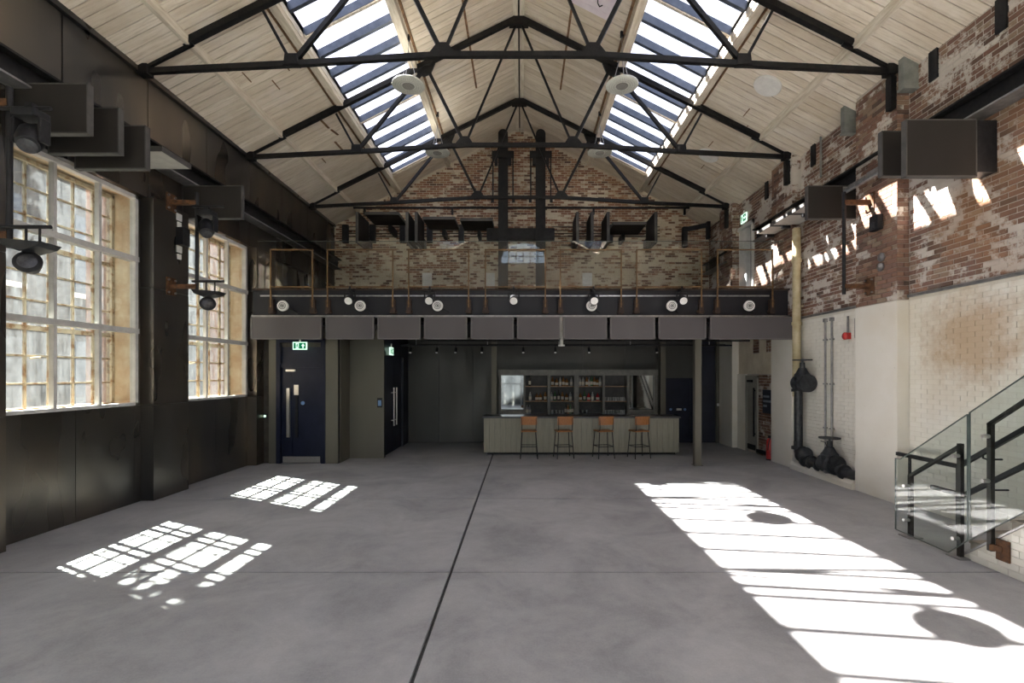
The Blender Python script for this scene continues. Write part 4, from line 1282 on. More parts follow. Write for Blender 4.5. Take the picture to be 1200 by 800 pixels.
# columns beside the back bar
for x, lab in ((-.80, 'slim olive steel column left of the back bar'), (4.14, 'slim olive steel column right of the back bar')):
    o = MB().box(-.075, .075, -.075, .075, 0, 3.24).box(-.1, .1, -.1, .1, 0, .012).build('column', 'olive')
    o.location = (x, 14.2, 0)
    tag(o, lab, 'column', 'slim columns beside the back bar')

# ------------------------------------------------------------------ exit signs
def man(g, cx, cz, s, f):                                   # running figure built from flat pieces, f maps (u,v)->3D quad
    def poly(p): g.append([(cx + u * s, cz + v * s) for u, v in p])
    poly([(.10 + .09 * math.cos(a), .80 + .09 * math.sin(a)) for a in [k * math.pi / 5 for k in range(10)]])
    poly([(-.10, .66), (.10, .70), (.08, .30), (-.12, .26)])
    poly([(.06, .68), (.34, .52), (.30, .45), (.06, .56)])
    poly([(-.08, .66), (-.30, .50), (-.26, .42), (-.06, .54)])
    poly([(-.02, .32), (.10, .32), (.26, .08), (.24, -.20), (.14, -.20), (.14, .04)])
    poly([(-.12, .32), (.0, .28), (-.12, .0), (-.36, -.02), (-.38, .08), (-.18, .10)])
def exit_sign(loc, axis, w, h, label, arrow):
    x, y, z = loc
    t = thing('exit_sign', label, 'exit sign', loc, None)
    def pt(u, v, d):
        return (x + u, y - d, z + v) if axis == 'y' else ((x + d, y + u, z + v) if axis == '+x' else (x - d, y - u, z + v))
    def slab(m_, poly, d0, d1):
        n = len(poly)
        m_.add([pt(u, v, d0) for u, v in poly] + [pt(u, v, d1) for u, v in poly],
               [tuple(range(n - 1, -1, -1)), tuple(range(n, 2 * n))] + [(i, (i + 1) % n, n + (i + 1) % n, n + i) for i in range(n)])
    b = MB()
    slab(b, [(-w / 2, -h / 2), (w / 2, -h / 2), (w / 2, h / 2), (-w / 2, h / 2)], 0, .03)
    b.build('casing', 'sign_white', t)
    g = MB()
    k = .86
    slab(g, [(-w / 2 * k, -h / 2 * .76), (w / 2 * k, -h / 2 * .76), (w / 2 * k, h / 2 * .76), (-w / 2 * k, h / 2 * .76)], .03, .034)
    g.build('green_face', 'sign_green', t)
    p = MB()
    dx = -w * .20
    slab(p, [(dx - h * .14, -h * .36), (dx + h * .26, -h * .36), (dx + h * .26, h * .36), (dx - h * .14, h * .36)], .034, .036)
    s = h * .30
    aw = w * .24
    if arrow == 'up':
        slab(p, [(aw, h * .30), (aw + s * .8, -.02 * h), (aw + s * .28, -.02 * h), (aw + s * .28, -h * .30), (aw - s * .28, -h * .30), (aw - s * .28, -.02 * h), (aw - s * .8, -.02 * h)], .034, .036)
    else:
        slab(p, [(aw + s, 0), (aw, s * .8), (aw, s * .28), (aw - s, s * .28), (aw - s, -s * .28), (aw, -s * .28), (aw, -s * .8)], .034, .036)
    p.build('arrow_and_door', 'sign_white', t)
    polys = []
    man(polys, dx + h * .05, -h * .19, h * .55, None)
    q = MB()
    for pl in polys:
        slab(q, pl, .036, .038)
    q.build('running_figure', 'sign_green', t)
    r = MB()
    a, c = pt(0, h / 2, .015), pt(0, h / 2 + .10, .015)
    r.bar(a, c, .05, .02)
    r.build('stem', 'white', t)
exit_sign((-5.20, 11.38, 2.78), 'y', .33, .18, 'green exit sign with up arrow above the navy left door', 'up')
exit_sign((-3.44, 12.75, 2.72), '+x', .33, .20, 'green exit sign seen edge on above the lobby side door', 'up')
exit_sign((6.27, 13.6, 6.50), '-x', .34, .24, 'small green exit sign above the balcony doorway', 'right')

# ------------------------------------------------------------------ small wall fittings in the lobby
t = thing('exit_button', 'small green push button on black panel left of navy door', 'button', (-6.08, 11.5, 1.12))
MB().box(-6.13, -6.03, YL + .02, YL + .06, 1.06, 1.18).build('plate', 'black', t)
MB().lathe([(0, 0), (.03, 0), (.03, .01), (0, .01)], (-6.08, YL + .02, 1.12), (0, -1, 0), 16).build('button', 'sign_white', t)
t = thing('card_reader', 'small blue lit reader on the olive wall edge by side door', 'reader', (-3.56, 12.18, 1.4))
MB().box(-3.62, -3.50, 12.15, 12.18, 1.28, 1.52).build('body', 'black', t)
MB().box(-3.60, -3.52, 12.143, 12.151, 1.32, 1.46).build('screen', 'blue_disc', t)
o = MB().box(6.02, 6.08, 14.86, 14.90, 1.14, 1.22).build('light_switch', 'white', at=(6.05, 14.88, 1.14))
tag(o, 'small white switch on olive panel beside the white pier', 'switch')

# ------------------------------------------------------------------ bar counter
bar = thing('bar_counter', 'long sage green boarded bar counter with dark top', 'bar counter', (1.58, 13.0, 0))
MB().box(-.94, 4.10, 12.72, 13.30, .08, .965).build('carcass', 'shelf_frame', bar)
MB().box(-.90, 4.06, 12.76, 13.26, 0, .08).build('plinth', 'black', bar)
nb = 36
bw = (4.13 + .98) / nb
me = MB().box(-bw / 2 + .003, bw / 2 - .003, 0, .03, 0, .90).mesh('board', 'bar_front')
for k in range(nb):
    inst('board', me, bar, (-.98 + bw * (k + .5), 12.69, .065))
MB().box(-.985, -.94, 12.70, 13.30, .065, .965).build('end_panel', 'bar_front', bar)
MB().box(4.10, 4.135, 12.70, 13.30, .065, .965).build('end_panel', 'bar_front', bar)
MB().box(-1.02, 4.17, 12.64, 13.36, .965, 1.005).build('worktop', 'bar_top', bar, bevel=.006)
o = MB().lathe([(.06, 0), (.06, .008), (.014, .012), (.014, .10), (.05, .14)], (4.35, 12.9, 0), n=12)

# ------------------------------------------------------------------ back bar
bb = thing('back_bar', 'grey back bar cabinet with open bottle shelves and end mirrors', 'back bar', (1.68, 14.45, 0))
YF, YK = 14.30, 14.64
MB().box(-.66, 4.02, YF, YK + .02, 0, .90).build('base_cabinet', 'olive_dark', bb)
MB().box(-.68, 4.04, YF - .03, YK + .02, .90, .94).build('back_counter', 'bar_top', bb)
MB().box(-.66, 4.02, YK, YK + .03, .94, 2.25).build('back_panel', 'shelf_back', bb)
MB().box(-.68, 4.04, YF - .02, YK + .02, 2.08, 2.25).build('head', 'shelf_frame', bb)
posts = [(-.66, -.60), (.06, .115), (.78, .86), (1.56, 1.70), (2.40, 2.47), (3.12, 3.19), (3.92, 4.02)]
for a, b in posts:
    MB().box(a, b, YF - .01, YK, .94, 2.08).build('upright', 'shelf_frame', bb)
BAYS = [(.115, .78), (.86, 1.56), (1.70, 2.40), (2.47, 3.12)]
SH = [.94, 1.325, 1.765]
for a, b in BAYS:
    for z in SH[1:]:
        MB().box(a, b, YF + .01, YK, z - .025, z).build('shelf', 'shelf_wood', bb)
for a, b in ((-.60, .06), (3.19, 3.92)):
    MB().box(a, b, YF + .06, YF + .08, 1.06, 2.08).build('mirror', 'mirror', bb)
    MB().box(a, b, YF + .05, YF + .09, .94, 1.06).build('mirror_apron', 'shelf_frame', bb)

# bottles and glasses
def bottle_proto(kind):
    t = thing('bottle', 'bottle', 'bottle', (0, 0, 0), None)
    H = {'wine': .31, 'spirit': .29, 'round': .24, 'tall': .33}[kind[0]]
    rr = {'wine': .036, 'spirit': .042, 'round': .05, 'tall': .034}[kind[0]]
    MB().lathe([(.0, 0), (rr, 0), (rr, H * .58), (rr * .8, H * .68), (.015, H * .80), (.015, H * .97), (0, H * .97)], n=12).build('body', kind[1], t)
    t = ORI_LAST[0]
    MB().lathe([(0, H * .93), (.018, H * .93), (.018, H), (0, H)], n=10).build('cap', 'black', t)
    MB().lathe([(rr + .001, H * .14), (rr + .002, H * .14), (rr + .002, H * .44), (rr + .001, H * .44)], n=12, cap=False).build('label', 'label_cream', t)
    return ORI_LAST[0].parent.parent
KINDS = [('spirit', 'bottle_amber'), ('wine', 'bottle_green'), ('spirit', 'bottle_clear'), ('round', 'bottle_red'), ('tall', 'bottle_dark'), ('round', 'bottle_amber')]
CN = {'bottle_amber': 'amber', 'bottle_green': 'green', 'bottle_clear': 'clear', 'bottle_red': 'red', 'bottle_dark': 'dark'}
ORD = ['leftmost', 'second from left', 'third from left', 'fourth from left', 'fifth from left', 'sixth from left', 'seventh from left', 'eighth from left', 'ninth from left']
protos = {}
def place_bottles(bay, sh, xs, kinds):
    nb_ = ['first', 'second', 'third', 'fourth'][bay]
    ns = ['counter', 'middle shelf', 'top shelf'][sh]
    for i, (u, k) in enumerate(zip(xs, kinds)):
        a, b = BAYS[bay]
        loc = (a + (b - a) * u, YF + .13, SH[sh])
        lab = f'{CN[KINDS[k][1]]} bottle, {ORD[i]} on the {ns} of the {nb_} back bar bay'
        if k not in protos:
            o = protos[k] = bottle_proto(KINDS[k])
            o.location = loc
            o['label'] = lab
        else:
            o = dup(protos[k], loc, lab)
        o['group'] = 'bottles on the back bar'
place_bottles(0, 2, [.2], [4])
place_bottles(0, 1, [.22, .52, .68, .9], [2, 5, 5, 0])
place_bottles(0, 0, [.08, .2], [2, 2])
place_bottles(1, 2, [.1, .27, .42, .56, .7, .9], [0, 5, 2, 0, 5, 2])
place_bottles(1, 1, [.06, .2, .36, .52, .7, .86], [2, 1, 4, 0, 5, 2])
place_bottles(1, 0, [.66, .76, .86, .95], [4, 0, 1, 4])
place_bottles(2, 2, [.06, .2, .36, .46, .56, .68, .8, .92], [2, 2, 0, 2, 1, 0, 5, 2])
place_bottles(2, 1, [.08, .26, .44, .60, .82], [5, 1, 3, 2, 3])
gproto = None
def place_glasses(bay, sh, xs):
    global gproto
    nb_ = ['first', 'second', 'third', 'fourth'][bay]
    ns = ['counter', 'middle shelf', 'top shelf'][sh]
    for i, u in enumerate(xs):
        a, b = BAYS[bay]
        loc = (a + (b - a) * u, YF + .12, SH[sh])
        lab = f'clear drinking glass, {ORD[i]} on {ns} in the {nb_} bay'
        if gproto is None:
            g = MB().lathe([(.0, 0), (.030, 0), (.036, .11), (.033, .11), (.027, .012), (.0, .012)], n=12).build('glass', 'bottle_clear')
            gproto = g
            tag(g, lab, 'glass')
            g.location = loc
        else:
            g = dup(gproto, loc, lab)
        g['group'] = 'glasses on the back bar'
place_glasses(1, 0, [.1, .25, .4, .52])
place_glasses(2, 0, [.18, .36])
place_glasses(3, 1, [.08, .19, .30, .42, .53, .64, .75, .84, .93])
place_glasses(3, 0, [.08, .19, .30, .42, .53, .64, .75, .84, .93])

# ------------------------------------------------------------------ bar stools
def stool_proto():
    t = thing('bar_stool', 'stool', 'bar stool', (0, 0, 0), 'tan bar stools at the counter')
    MB().box(-.20, .20, -.18, .19, .665, .70).build('seat', 'stool_leather', t, bevel=.015)
    b = MB()
    n = 8
    for i in range(n):                  # curved backrest
        u0, u1 = -1 + 2 * i / n, -1 + 2 * (i + 1) / n
        y0_, y1_ = -.215 + .03 * u0 * u0, -.215 + .03 * u1 * u1
        b.add([(u0 * .2, y0_, .85), (u1 * .2, y1_, .85), (u1 * .2, y1_, 1.06), (u0 * .2, y0_, 1.06), (u0 * .2, y0_ + .022, .85), (u1 * .2, y1_ + .022, .85), (u1 * .2, y1_ + .022, 1.06), (u0 * .2, y0_ + .022, 1.06)],
              [(0, 1, 2, 3), (7, 6, 5, 4), (0, 4, 5, 1), (3, 2, 6, 7), (0, 3, 7, 4), (1, 5, 6, 2)])
    b.build('backrest', 'stool_leather', t)
    for sx in (-1, 1):
        for sy in (-1, 1):
            MB().cyl((sx * .17, sy * .15, .67), (sx * .215, sy * .20, 0), .011, n=8).build('leg', 'black', t)
        MB().tube([(sx * .17, -.15, .67), (sx * .175, -.19, .76), (sx * .175, -.185, 1.03)], .010, 8).build('back_post', 'black', t)
    fr = MB()
    q = .30 / .67
    xx, yy = .17 + .045 * (1 - q), .15 + .05 * (1 - q)
    for a, c in (((-xx, -yy), (xx, -yy)), ((xx, -yy), (xx, yy)), ((xx, yy), (-xx, yy)), ((-xx, yy), (-xx, -yy))):
        fr.cyl((a[0], a[1], .30), (c[0], c[1], .30), .009, n=6)
    fr.build('footrest', 'black', t)
    return t
st = stool_proto()
st.location = (.19, 12.27, 0)
st['label'] = 'tan leather bar stool, leftmost of the four at the counter'
for x, rz, lab in ((1.07, 10, 'second from the left of the four'), (2.08, 14, 'third from the left of the four'), (2.98, 16, 'rightmost of the four')):
    dup(st, (x, 12.27, 0), f'tan leather bar stool, {lab} at the counter', R(rz))

# ------------------------------------------------------------------ lights and tracks below the balcony
t = thing('lighting_track', 'black lighting track with pipes above the bar under the balcony', 'track', (1, 12.9, 2.85))
MB().box(-3.2, 5.6, 12.86, 12.90, 2.86, 2.90).build('track', 'black', t)
MB().cyl((-3.2, 13.3, 2.92), (5.6, 13.3, 2.92), .022, n=8).build('pipe', 'black', t)
MB().cyl((-2.6, 12.5, 2.98), (5.9, 12.5, 2.98), .022, n=8).build('pipe', 'black', t)
for x in (-2.8, -.9, 1.0, 2.9, 5.0):
    MB().cyl((x, 12.88, 2.9), (x, 12.88, 3.238), .012, n=6).build('hanger', 'rail_steel', t)
sproto = None
SPOTS = [(-2.95, 'first'), (-2.25, 'second'), (-1.75, 'third'), (-1.05, 'fourth'), (.05, 'fifth'), (.9, 'sixth'), (1.8, 'seventh'), (3.6, 'eighth')]
for x, lab in SPOTS:
    l_ = f'small black track spotlight above the bar, {lab} from the left'
    if sproto is None:
        s0 = thing('track_spotlight', l_, 'spotlight', (0, 0, 0), 'track spotlights above the bar')
        MB().cyl((0, 0, 0), (0, 0, -.06), .012, n=8).build('stem', 'black', s0)
        MB().cyl((0, .03, -.05), (0, -.04, -.17), .035, .04, n=14).build('can', 'black', s0)
        MB().cyl((0, -.0405, -.171), (0, -.042, -.173), .032, n=14).build('lens', 'lens', s0)
        s0.location = (x, 12.88, 2.86)
        sproto = s0
    else:
        dup(sproto, (x, 12.88, 2.86), l_)
t = thing('pendant_fitting', 'small white fitting hanging below the balcony centre panel', 'fitting', (.92, 11.0, 2.7))
MB().cyl((.91, 10.98, 2.78), (.91, 10.98, 3.397), .04, n=14).build('stem', 'off_white', t)
MB().lathe([(.0, 0), (.075, 0), (.075, .03), (0, .04)], (.91, 10.98, 2.75), n=18).build('foot', 'white', t)

# ------------------------------------------------------------------ lighting brackets on the left piers and right pier
def light_bracket(Yb, x_face, s, label, bars=True):
    t = thing('light_bracket', label, 'bracket', (x_face, Yb, 3.5), 'rusty steel lighting brackets on the piers')
    xe = x_face + s * .46
    for z in (3.64, 5.10):
        MB().bar((x_face, Yb, z), (xe, Yb, z), .07, .075).build('arm', 'rust', t)
        MB().box(x_face, x_face + s * .02, Yb - .11, Yb + .11, z - .15, z + .15).build('wall_plate', 'rust', t)
        wp_ = ORI_LAST[0]
        for dy in (-.08, .08):
            for dz in (-.11, .11):
                MB().cyl((x_face + s * .02, Yb + dy, z + dz), (x_face + s * .045, Yb + dy, z + dz), .018, n=6).build('bolt', 'grey_steel', wp_)
    MB().cyl((xe, Yb, 3.50), (xe, Yb, 5.28), .03, n=12).build('pole', 'black', t)
    if bars:
        for z in (3.72, 5.02):
            MB().cyl((xe - s * .05, Yb - .045, z), (xe + s * .50, Yb - .045, z), .022, n=10).build('bar', 'black', t)
    return xe
def moving_head(x, Y, z, label):
    t = thing('moving_head_light', label, 'stage light', (x, Y, z), 'moving head lights on the left brackets')
    MB().cyl((x, Y, z), (x, Y, z - .07), .02, n=8).box(x - .04, x + .04, Y - .03, Y + .03, z - .05, z + .025).build('clamp', 'black', t)
    MB().box(x - .13, x + .13, Y - .10, Y + .10, z - .15, z - .06).build('base', 'black', t, bevel=.015)
    for s in (-1, 1):
        MB().prism([(x + s * .13, z - .14), (x + s * .17, z - .16), (x + s * .165, z - .42), (x + s * .13, z - .42)], 'y', Y - .06, Y + .06).build('yoke', 'black', t, bevel=.01)
    MB().lathe([(0, -.17), (.085, -.17), (.12, -.10), (.125, .05), (.10, .14), (.0, .16)], (x, Y, z - .36), (.35, -.55, -.75), 20).build('head', 'black', t)
    hd = ORI_LAST[0]
    MB().lathe([(0, .157), (.085, .157), (.085, .17), (0, .175)], (x, Y, z - .36), (.35, -.55, -.75), 20).build('lens', 'lens_dark', hd)
def flood(x, Y, z, label):
    t = thing('flood_lamp', label, 'stage light', (x, Y, z), 'lidded flood lamps on the left brackets')
    for u in (-.03, .12):
        MB().cyl((x + u, Y, z), (x + u, Y, z - .16), .012, n=8).build('hanger', 'black', t)
    MB().prism([(x - .22, z - .13), (x + .26, z - .17), (x + .20, z - .22), (x, z - .27), (x - .18, z - .2)], 'y', Y - .12, Y + .12).build('lid', 'black', t, bevel=.01)
    MB().lathe([(0, -.12), (.07, -.12), (.115, 0), (.125, .04), (.11, .05), (0, .05)], (x, Y, z - .38), (.45, -.75, .25), 22).build('can', 'black', t)
    cn = ORI_LAST[0]
    MB().lathe([(0, .05), (.085, .05), (.085, .056), (0, .06)], (x, Y, z - .38), (.45, -.75, .25), 22).build('lens', 'lens_dark', cn)
xe = light_bracket(8.44, XLP, 1, 'rusty bracket with pole and two bars on the left steel pier')
moving_head(xe + .20, 8.395, 5.0, 'black moving head light on the bracket of the left steel pier')
flood(xe + .22, 8.395, 3.70, 'black lidded flood lamp on the bracket of the left steel pier')
xe = light_bracket(5.35, XLP, 1, 'lighting bracket at the left frame edge before the first window')
moving_head(xe + .28, 5.305, 5.05, 'black moving head light at the left frame edge')
flood(xe + .26, 5.305, 3.70, 'black lidded flood lamp at the left frame edge')
light_bracket(8.43, XRP, -1, 'rusty bracket with an empty hanging pole on the right brick pier', False)
for z, lab in ((4.85, 'upper'), (4.28, 'lower')):
    t = thing('socket_plate', f'small pair of white sockets on the left steel pier, {lab} one', 'socket', (XLP, 8.62, z), 'white socket plates on the left pier')
    MB().box(XLP, XLP + .02, 8.58, 8.70, z, z + .12).build('plate', 'white', t)
    MB().box(XLP, XLP + .025, 8.60, 8.68, z - .12, z - .03).build('connector', 'white', t)
o = MB().box(XLP, XLP + .14, 8.56, 8.74, 4.40, 4.72).build('relay_box', 'black', at=(XLP + .07, 8.65, 4.4), bevel=.01)
tag(o, 'black relay box between the sockets on the left steel pier', 'box')

# ------------------------------------------------------------------ fittings on the right wall
for y, lab in ((6.31, 'nearest the camera'), (7.35, 'second from the camera'), (10.38, 'between the grey box and the balcony'), (12.35, 'farthest, over the balcony')):
    o = MB().box(XR - .035, XR - .0, y - .075, y + .075, 6.58, 7.2).build('dark_slot', 'black', at=(XR - .02, y, 6.58))  # flat black plates stand in for the shade of recessed slots
    tag(o, f'black painted strap high on the right brick, {lab}', 'slot', 'painted slots high on the right wall')
for y, lab in ((7.70, 'nearer'), (9.10, 'farther')):
    t = thing('vent_box', f'grey green box high on right brick wall under the eaves, {lab} one', 'box', (XR - .1, y, 6.6), 'grey boxes under the right eaves')
    MB().box(XR - .24, XR - .0, y - .06, y + .06, 6.64, 7.16).build('casing', 'grey_box', t, bevel=.01)
    MB().box(XR - .25, XR - .0, y - .07, y + .07, 6.62, 6.66).build('base_rim', 'grey_box', t)
o = MB().cyl((XR - .06, 10.05, 6.2), (XR - .06, 10.05, 7.1), .022, n=8).build('conduit', 'grey_box', at=(XR - .06, 10.52, 5.9))
tag(o, 'thin grey conduit high on the right brick near the middle truss', 'conduit')
t = thing('wall_speaker', 'black box speaker on the right brick pier under the baffle', 'speaker', (XRP, 8.2, 4.6))
MB().box(XRP - .12, XRP - .02, 8.10, 8.30, 4.54, 4.80).build('cabinet', 'black', t, bevel=.012)
MB().box(XRP - .03, XRP, 8.16, 8.24, 4.6, 4.74).build('mount', 'black', t)
MB().lathe([(0, 0), (.06, 0), (.06, .006), (0, .006)], (XRP - .12, 8.2, 4.63), (-1, 0, 0), 16).build('cone', 'lens_dark', t)
t = thing('wall_lamp', 'small grey bulkhead fitting on the right brick pier', 'lamp', (XRP, 8.15, 3.95))
MB().lathe([(0, 0), (.075, 0), (.075, .03), (0, .05)], (XRP, 8.15, 4.08), (-1, 0, 0), 16).build('cap', 'grey_steel', t)
MB().lathe([(0, 0), (.07, 0), (.07, .03), (0, .06)], (XRP, 8.17, 3.92), (-1, 0, 0), 16).build('dome', 'rail_steel', t)
# cream downpipe
t = thing('downpipe', 'cream painted pipe beside the right end of the balcony', 'pipe', (6.10, 10.80, 1.6))
MB().cyl((6.12, 10.76, 1.62), (6.12, 10.76, 5.35), .085, n=18).build('pipe', 'cream_pipe', t)
for z in (3.2, 4.6):
    MB().cyl((6.12, 10.76, z), (6.12, 10.76, z + .07), .105, n=18).build('collar', 'cream_pipe', t)
MB().box(6.12, XR - .016, 10.74, 10.78, 3.6, 3.65).build('bracket', 'cream_pipe', t)
# black pipe with two valves
def wheel(m_, c, r, n=20):
    m_.lathe([(r - .02, -.012), (r, -.012), (r, .012), (r - .02, .012), (r - .02, -.012)], c, n=n, cap=False)
    for k in range(3):
        a = math.pi * k / 3
        m_.bar((c[0] - r * math.cos(a) * .95, c[1] - r * math.sin(a) * .95, c[2]), (c[0] + r * math.cos(a) * .95, c[1] + r * math.sin(a) * .95, c[2]), .02, .014)
    return m_
t = thing('water_main', 'black cast iron pipe along the kerb with two gate valves', 'pipe', (6.1, 10.4, .17))
xp = 6.08
MB().tube([(xp, 10.62, 1.86), (xp, 10.62, .42), (xp, 10.59, .34), (xp, 10.5, .285), (xp, 10.35, .27), (xp, 8.81, .27)], .085, 16).build('pipe', 'pipe_black', t)
for c, ax in (((xp, 10.62, .50), (0, 0, 1)), ((xp, 10.34, .27), (0, 1, 0)), ((xp, 10.16, .27), (0, 1, 0)), ((xp, 9.86, .27), (0, 1, 0)), ((xp, 9.12, .27), (0, 1, 0)), ((xp, 10.62, 1.76), (0, 0, 1))):
    MB().lathe([(0, -.03), (.14, -.03), (.14, .03), (0, .03)], c, ax, 18).build('flange', 'pipe_black', t)
MB().lathe([(.085, 0), (.15, .06), (.17, .2), (.12, .3), (.085, .32)], (xp, 10.55, .30), (0, -.6, .35), 16).build('elbow_body', 'pipe_black', t)
for k in range(3):
    MB().cyl((xp - .1, 10.6 - .05 * k, .5), (xp - .1, 10.6 - .05 * k, .66), .012, n=6).build('stud', 'pipe_black', t)
for yv, zb in ((10.42, 1.92), (9.50, .36)):
    MB().lathe([(0, -.17), (.17, -.17), (.19, -.12), (.15, -.05), (.15, .05), (.19, .12), (.17, .17), (0, .17)], (xp - .03, yv, zb), (0, 1, 0), 20).build('valve_body', 'pipe_black', t)
    vb = ORI_LAST[0]
    MB().lathe([(.15, 0), (.16, .12), (.12, .17), (.075, .26), (.05, .27), (.05, .38), (.02, .38), (.02, .46)], (xp - .03, yv, zb + .06), (0, 0, 1), 16).build('bonnet', 'pipe_black', vb)
    wheel(MB(), (xp - .03, yv, zb + .50), .19).build('hand_wheel', 'pipe_black', vb)
    MB().lathe([(0, 0), (.19, 0), (.19, .03), (0, .035)], (xp - .03, yv - .19, zb), (0, -1, 0), 22).build('end_flange', 'pipe_black', vb)
MB().tube([(xp - .2, 9.5, .8), (xp - .24, 9.3, .8), (xp - .24, 9.2, .65), (xp - .2, 9.22, .4)], .008, 6).build('chain', 'black', t)
MB().box(xp - .2, xp - .14, 9.36, 9.42, .19, .25).build('drain_cock', 'stainless', t)
for yv, lab in ((9.93, 'left one of the pair'), (9.72, 'right one of the pair')):
    t = thing('conduit', f'thin grey steel conduit running up the white glazed wall, {lab}', 'conduit', (XR - .05, yv, .9), 'steel conduits on the white glazed wall')
    MB().cyl((XR - .045, yv, .55), (XR - .045, yv, 3.2), .019, n=10).build('pipe', 'grey_steel', t)
    for z in (1.0, 1.9, 2.8):
        MB().box(XR - .075, XR - .01, yv - .035, yv + .035, z, z + .03).build('clip', 'grey_steel', t)
    MB().box(XR - .08, XR - .01, yv - .028, yv + .028, 3.18, 3.25).build('junction', 'grey_steel', t)
t = thing('fire_bell', 'red fire bell with conduit high on the white glazed wall', 'bell', (XR - .05, 9.25, 2.8))
MB().lathe([(0, 0), (.068, 0), (.072, .03), (.055, .05), (0, .06)], (XR - .07, 9.25, 2.84), (-1, 0, 0), 20).build('gong', 'red', t)
MB().box(XR - .07, XR - .005, 9.20, 9.30, 2.78, 2.90).build('back_box', 'red', t)
MB().cyl((XR - .04, 9.25, 2.9), (XR - .04, 9.25, 3.22), .018, n=8).build('pipe', 'grey_steel', t)
o = MB().box(XR - .10, XR - .005, 8.86, 8.98, 2.78, 3.15).build('switch_box', 'rust_dark', at=(XR - .05, 8.92, 2.78), bevel=.008)
tag(o, 'narrow dark rusty switch box beside the white pier', 'box')
# notice and extinguisher in the lobby bay
t = thing('wall_notice', 'dark blue notice with pale lettering on the lobby brickwork', 'notice', (XR, 12.2, 1.4))
MB().box(XR - .05, XR - .025, 11.96, 12.50, 1.12, 1.72).build('board', 'notice', t)
for i, (zz, ln) in enumerate(((1.52, .30), (1.40, .40), (1.28, .18))):
    MB().box(XR - .053, XR - .049, 12.46 - ln, 12.46, zz, zz + .055).build('lettering', 'notice_ink', t)
t = thing('fire_extinguisher', 'red fire extinguisher on lobby floor behind the white pier', 'extinguisher', (6.12, 11.95, 0))
MB().lathe([(0, .0), (.075, .0), (.08, .02), (.08, .42), (.05, .49), (.02, .51), (0, .51)], (6.12, 11.93, .03), n=18).build('cylinder', 'red', t)
MB().box(6.10, 6.14, 11.90, 11.98, .54, .60).build('valve', 'black', t)
MB().tube([(6.12, 11.88, .56), (6.06, 11.85, .45), (6.04, 11.86, .25)], .012, 8).build('hose', 'black', t)
MB().lathe([(0, 0), (.09, 0), (.085, .03), (0, .03)], (6.12, 11.93, 0), n=18).build('base', 'black', t)
t = thing('timber_rail', 'low black timber rail along the foot of the lobby brickwork', 'rail', (XR - .06, 12.3, .1))
MB().box(XR - .10, XR - .03, 11.80, 12.74, .06, .15).build('rail', 'black', t)

# ------------------------------------------------------------------ staircase on the right
SX0, SX1 = 5.08, 6.20
st_ = thing('staircase', 'stair rising towards the camera with white glazed brick side', 'staircase', (5.6, 4.0, 0))
SL = 0.80
yb0, ytop = 5.60, 1.9
def flank_top(y): return max(0.0, (yb0 - y) * SL)
MB().prism([(yb0, 0), (ytop, 0), (ytop, flank_top(ytop)), ], 'x', SX0 + .008, SX0 + .10).build('flank_bed', 'tile_joint', st_)
def fclip(a, b, v, w):
    lim = yb0 - w / SL - .02
    return a, min(b, lim)
lay(st_, courses(ytop, yb0, 0, 2.9, 0.225, 0.075, (), fclip), lambda u, v, w: (SX0 + .008 - w, u, v), 120, lambda c: -c[0], 'brick', 'brickwork', 'tile', 0.225, 0.075, .007, .008, .001)
MB().bar((SX0 + .05, yb0 + .01, .0), (SX0 + .05, ytop, flank_top(ytop) + .01), .12, .02).build('capping', 'grey_steel', st_)
k = 0
while True:
    ya = yb0 - .02 - k * .235
    z1 = .188 * (k + 1)
    if ya - .235 < ytop: break
    s_ = MB().box(SX0 + .10, SX1, ya - .235, ya, max(0, z1 - .36), z1 - .03).box(SX0 + .10, SX1, ya - .235, ya + .02, z1 - .03, z1)
    s_.build('step', 'step', st_)
    k += 1
# glass balustrade
gb_ = thing('glass_balustrade', 'frameless glass balustrade on black posts beside the stair', 'balustrade', (5.03, 5.9, 0))
xg = 4.98
def gpanel(poly):
    MB().prism(poly, 'x', xg - .008, xg + .008).build('glass_panel', 'glass_rail', gb_)
    e = MB()
    for i in range(len(poly)):
        p, q = poly[i], poly[(i + 1) % len(poly)]
        e.bar((xg, p[0], p[1]), (xg, q[0], q[1]), .018, .007)
    e.build('glass_edge', 'glass_edge', gb_)
gpanel([(6.44, .05), (5.64, .03), (5.40, .25), (5.40, 1.66), (6.36, .99), (6.44, .99)])
gpanel([(5.375, .27), (3.6, 1.69), (3.6, 2.92), (5.375, 1.68)])
xpst = 5.045
for yv, z0, z1, base in ((6.27, 0, .80, True), (5.56, 0, 1.31, True), (5.20, .21, 1.58, False)):
    pst = MB().box(xpst - .022, xpst + .022, yv - .024, yv + .024, z0, z1).build('post', 'post_dark', gb_)
    if base:
        MB().box(xpst - .09, xpst + .09, yv - .09, yv + .09, 0, .014).build('base_plate', 'grey_steel', pst)
    for z in (z0 + (.22 if base else .75), z1 - .14):
        MB().cyl((xg - .03, yv, z), (xpst, yv, z), .022, n=10).build('glass_clamp', 'stainless', pst)
MB().bar((xpst, 6.29, .78), (xpst, 5.54, 1.295), .044, .036).build('handrail', 'post_dark', gb_)
MB().bar((xpst, 5.22, 1.56), (xpst, 3.6, 2.75), .044, .036).build('handrail', 'post_dark', gb_)
pl = MB().box(SX0 - .022, SX0 - .002, 5.02, 5.16, .14, .36).bar((xpst - .03, 5.18, .26), (SX0 - .01, 5.10, .26), .05, .06)
pl.build('wall_plate', 'rust', gb_)
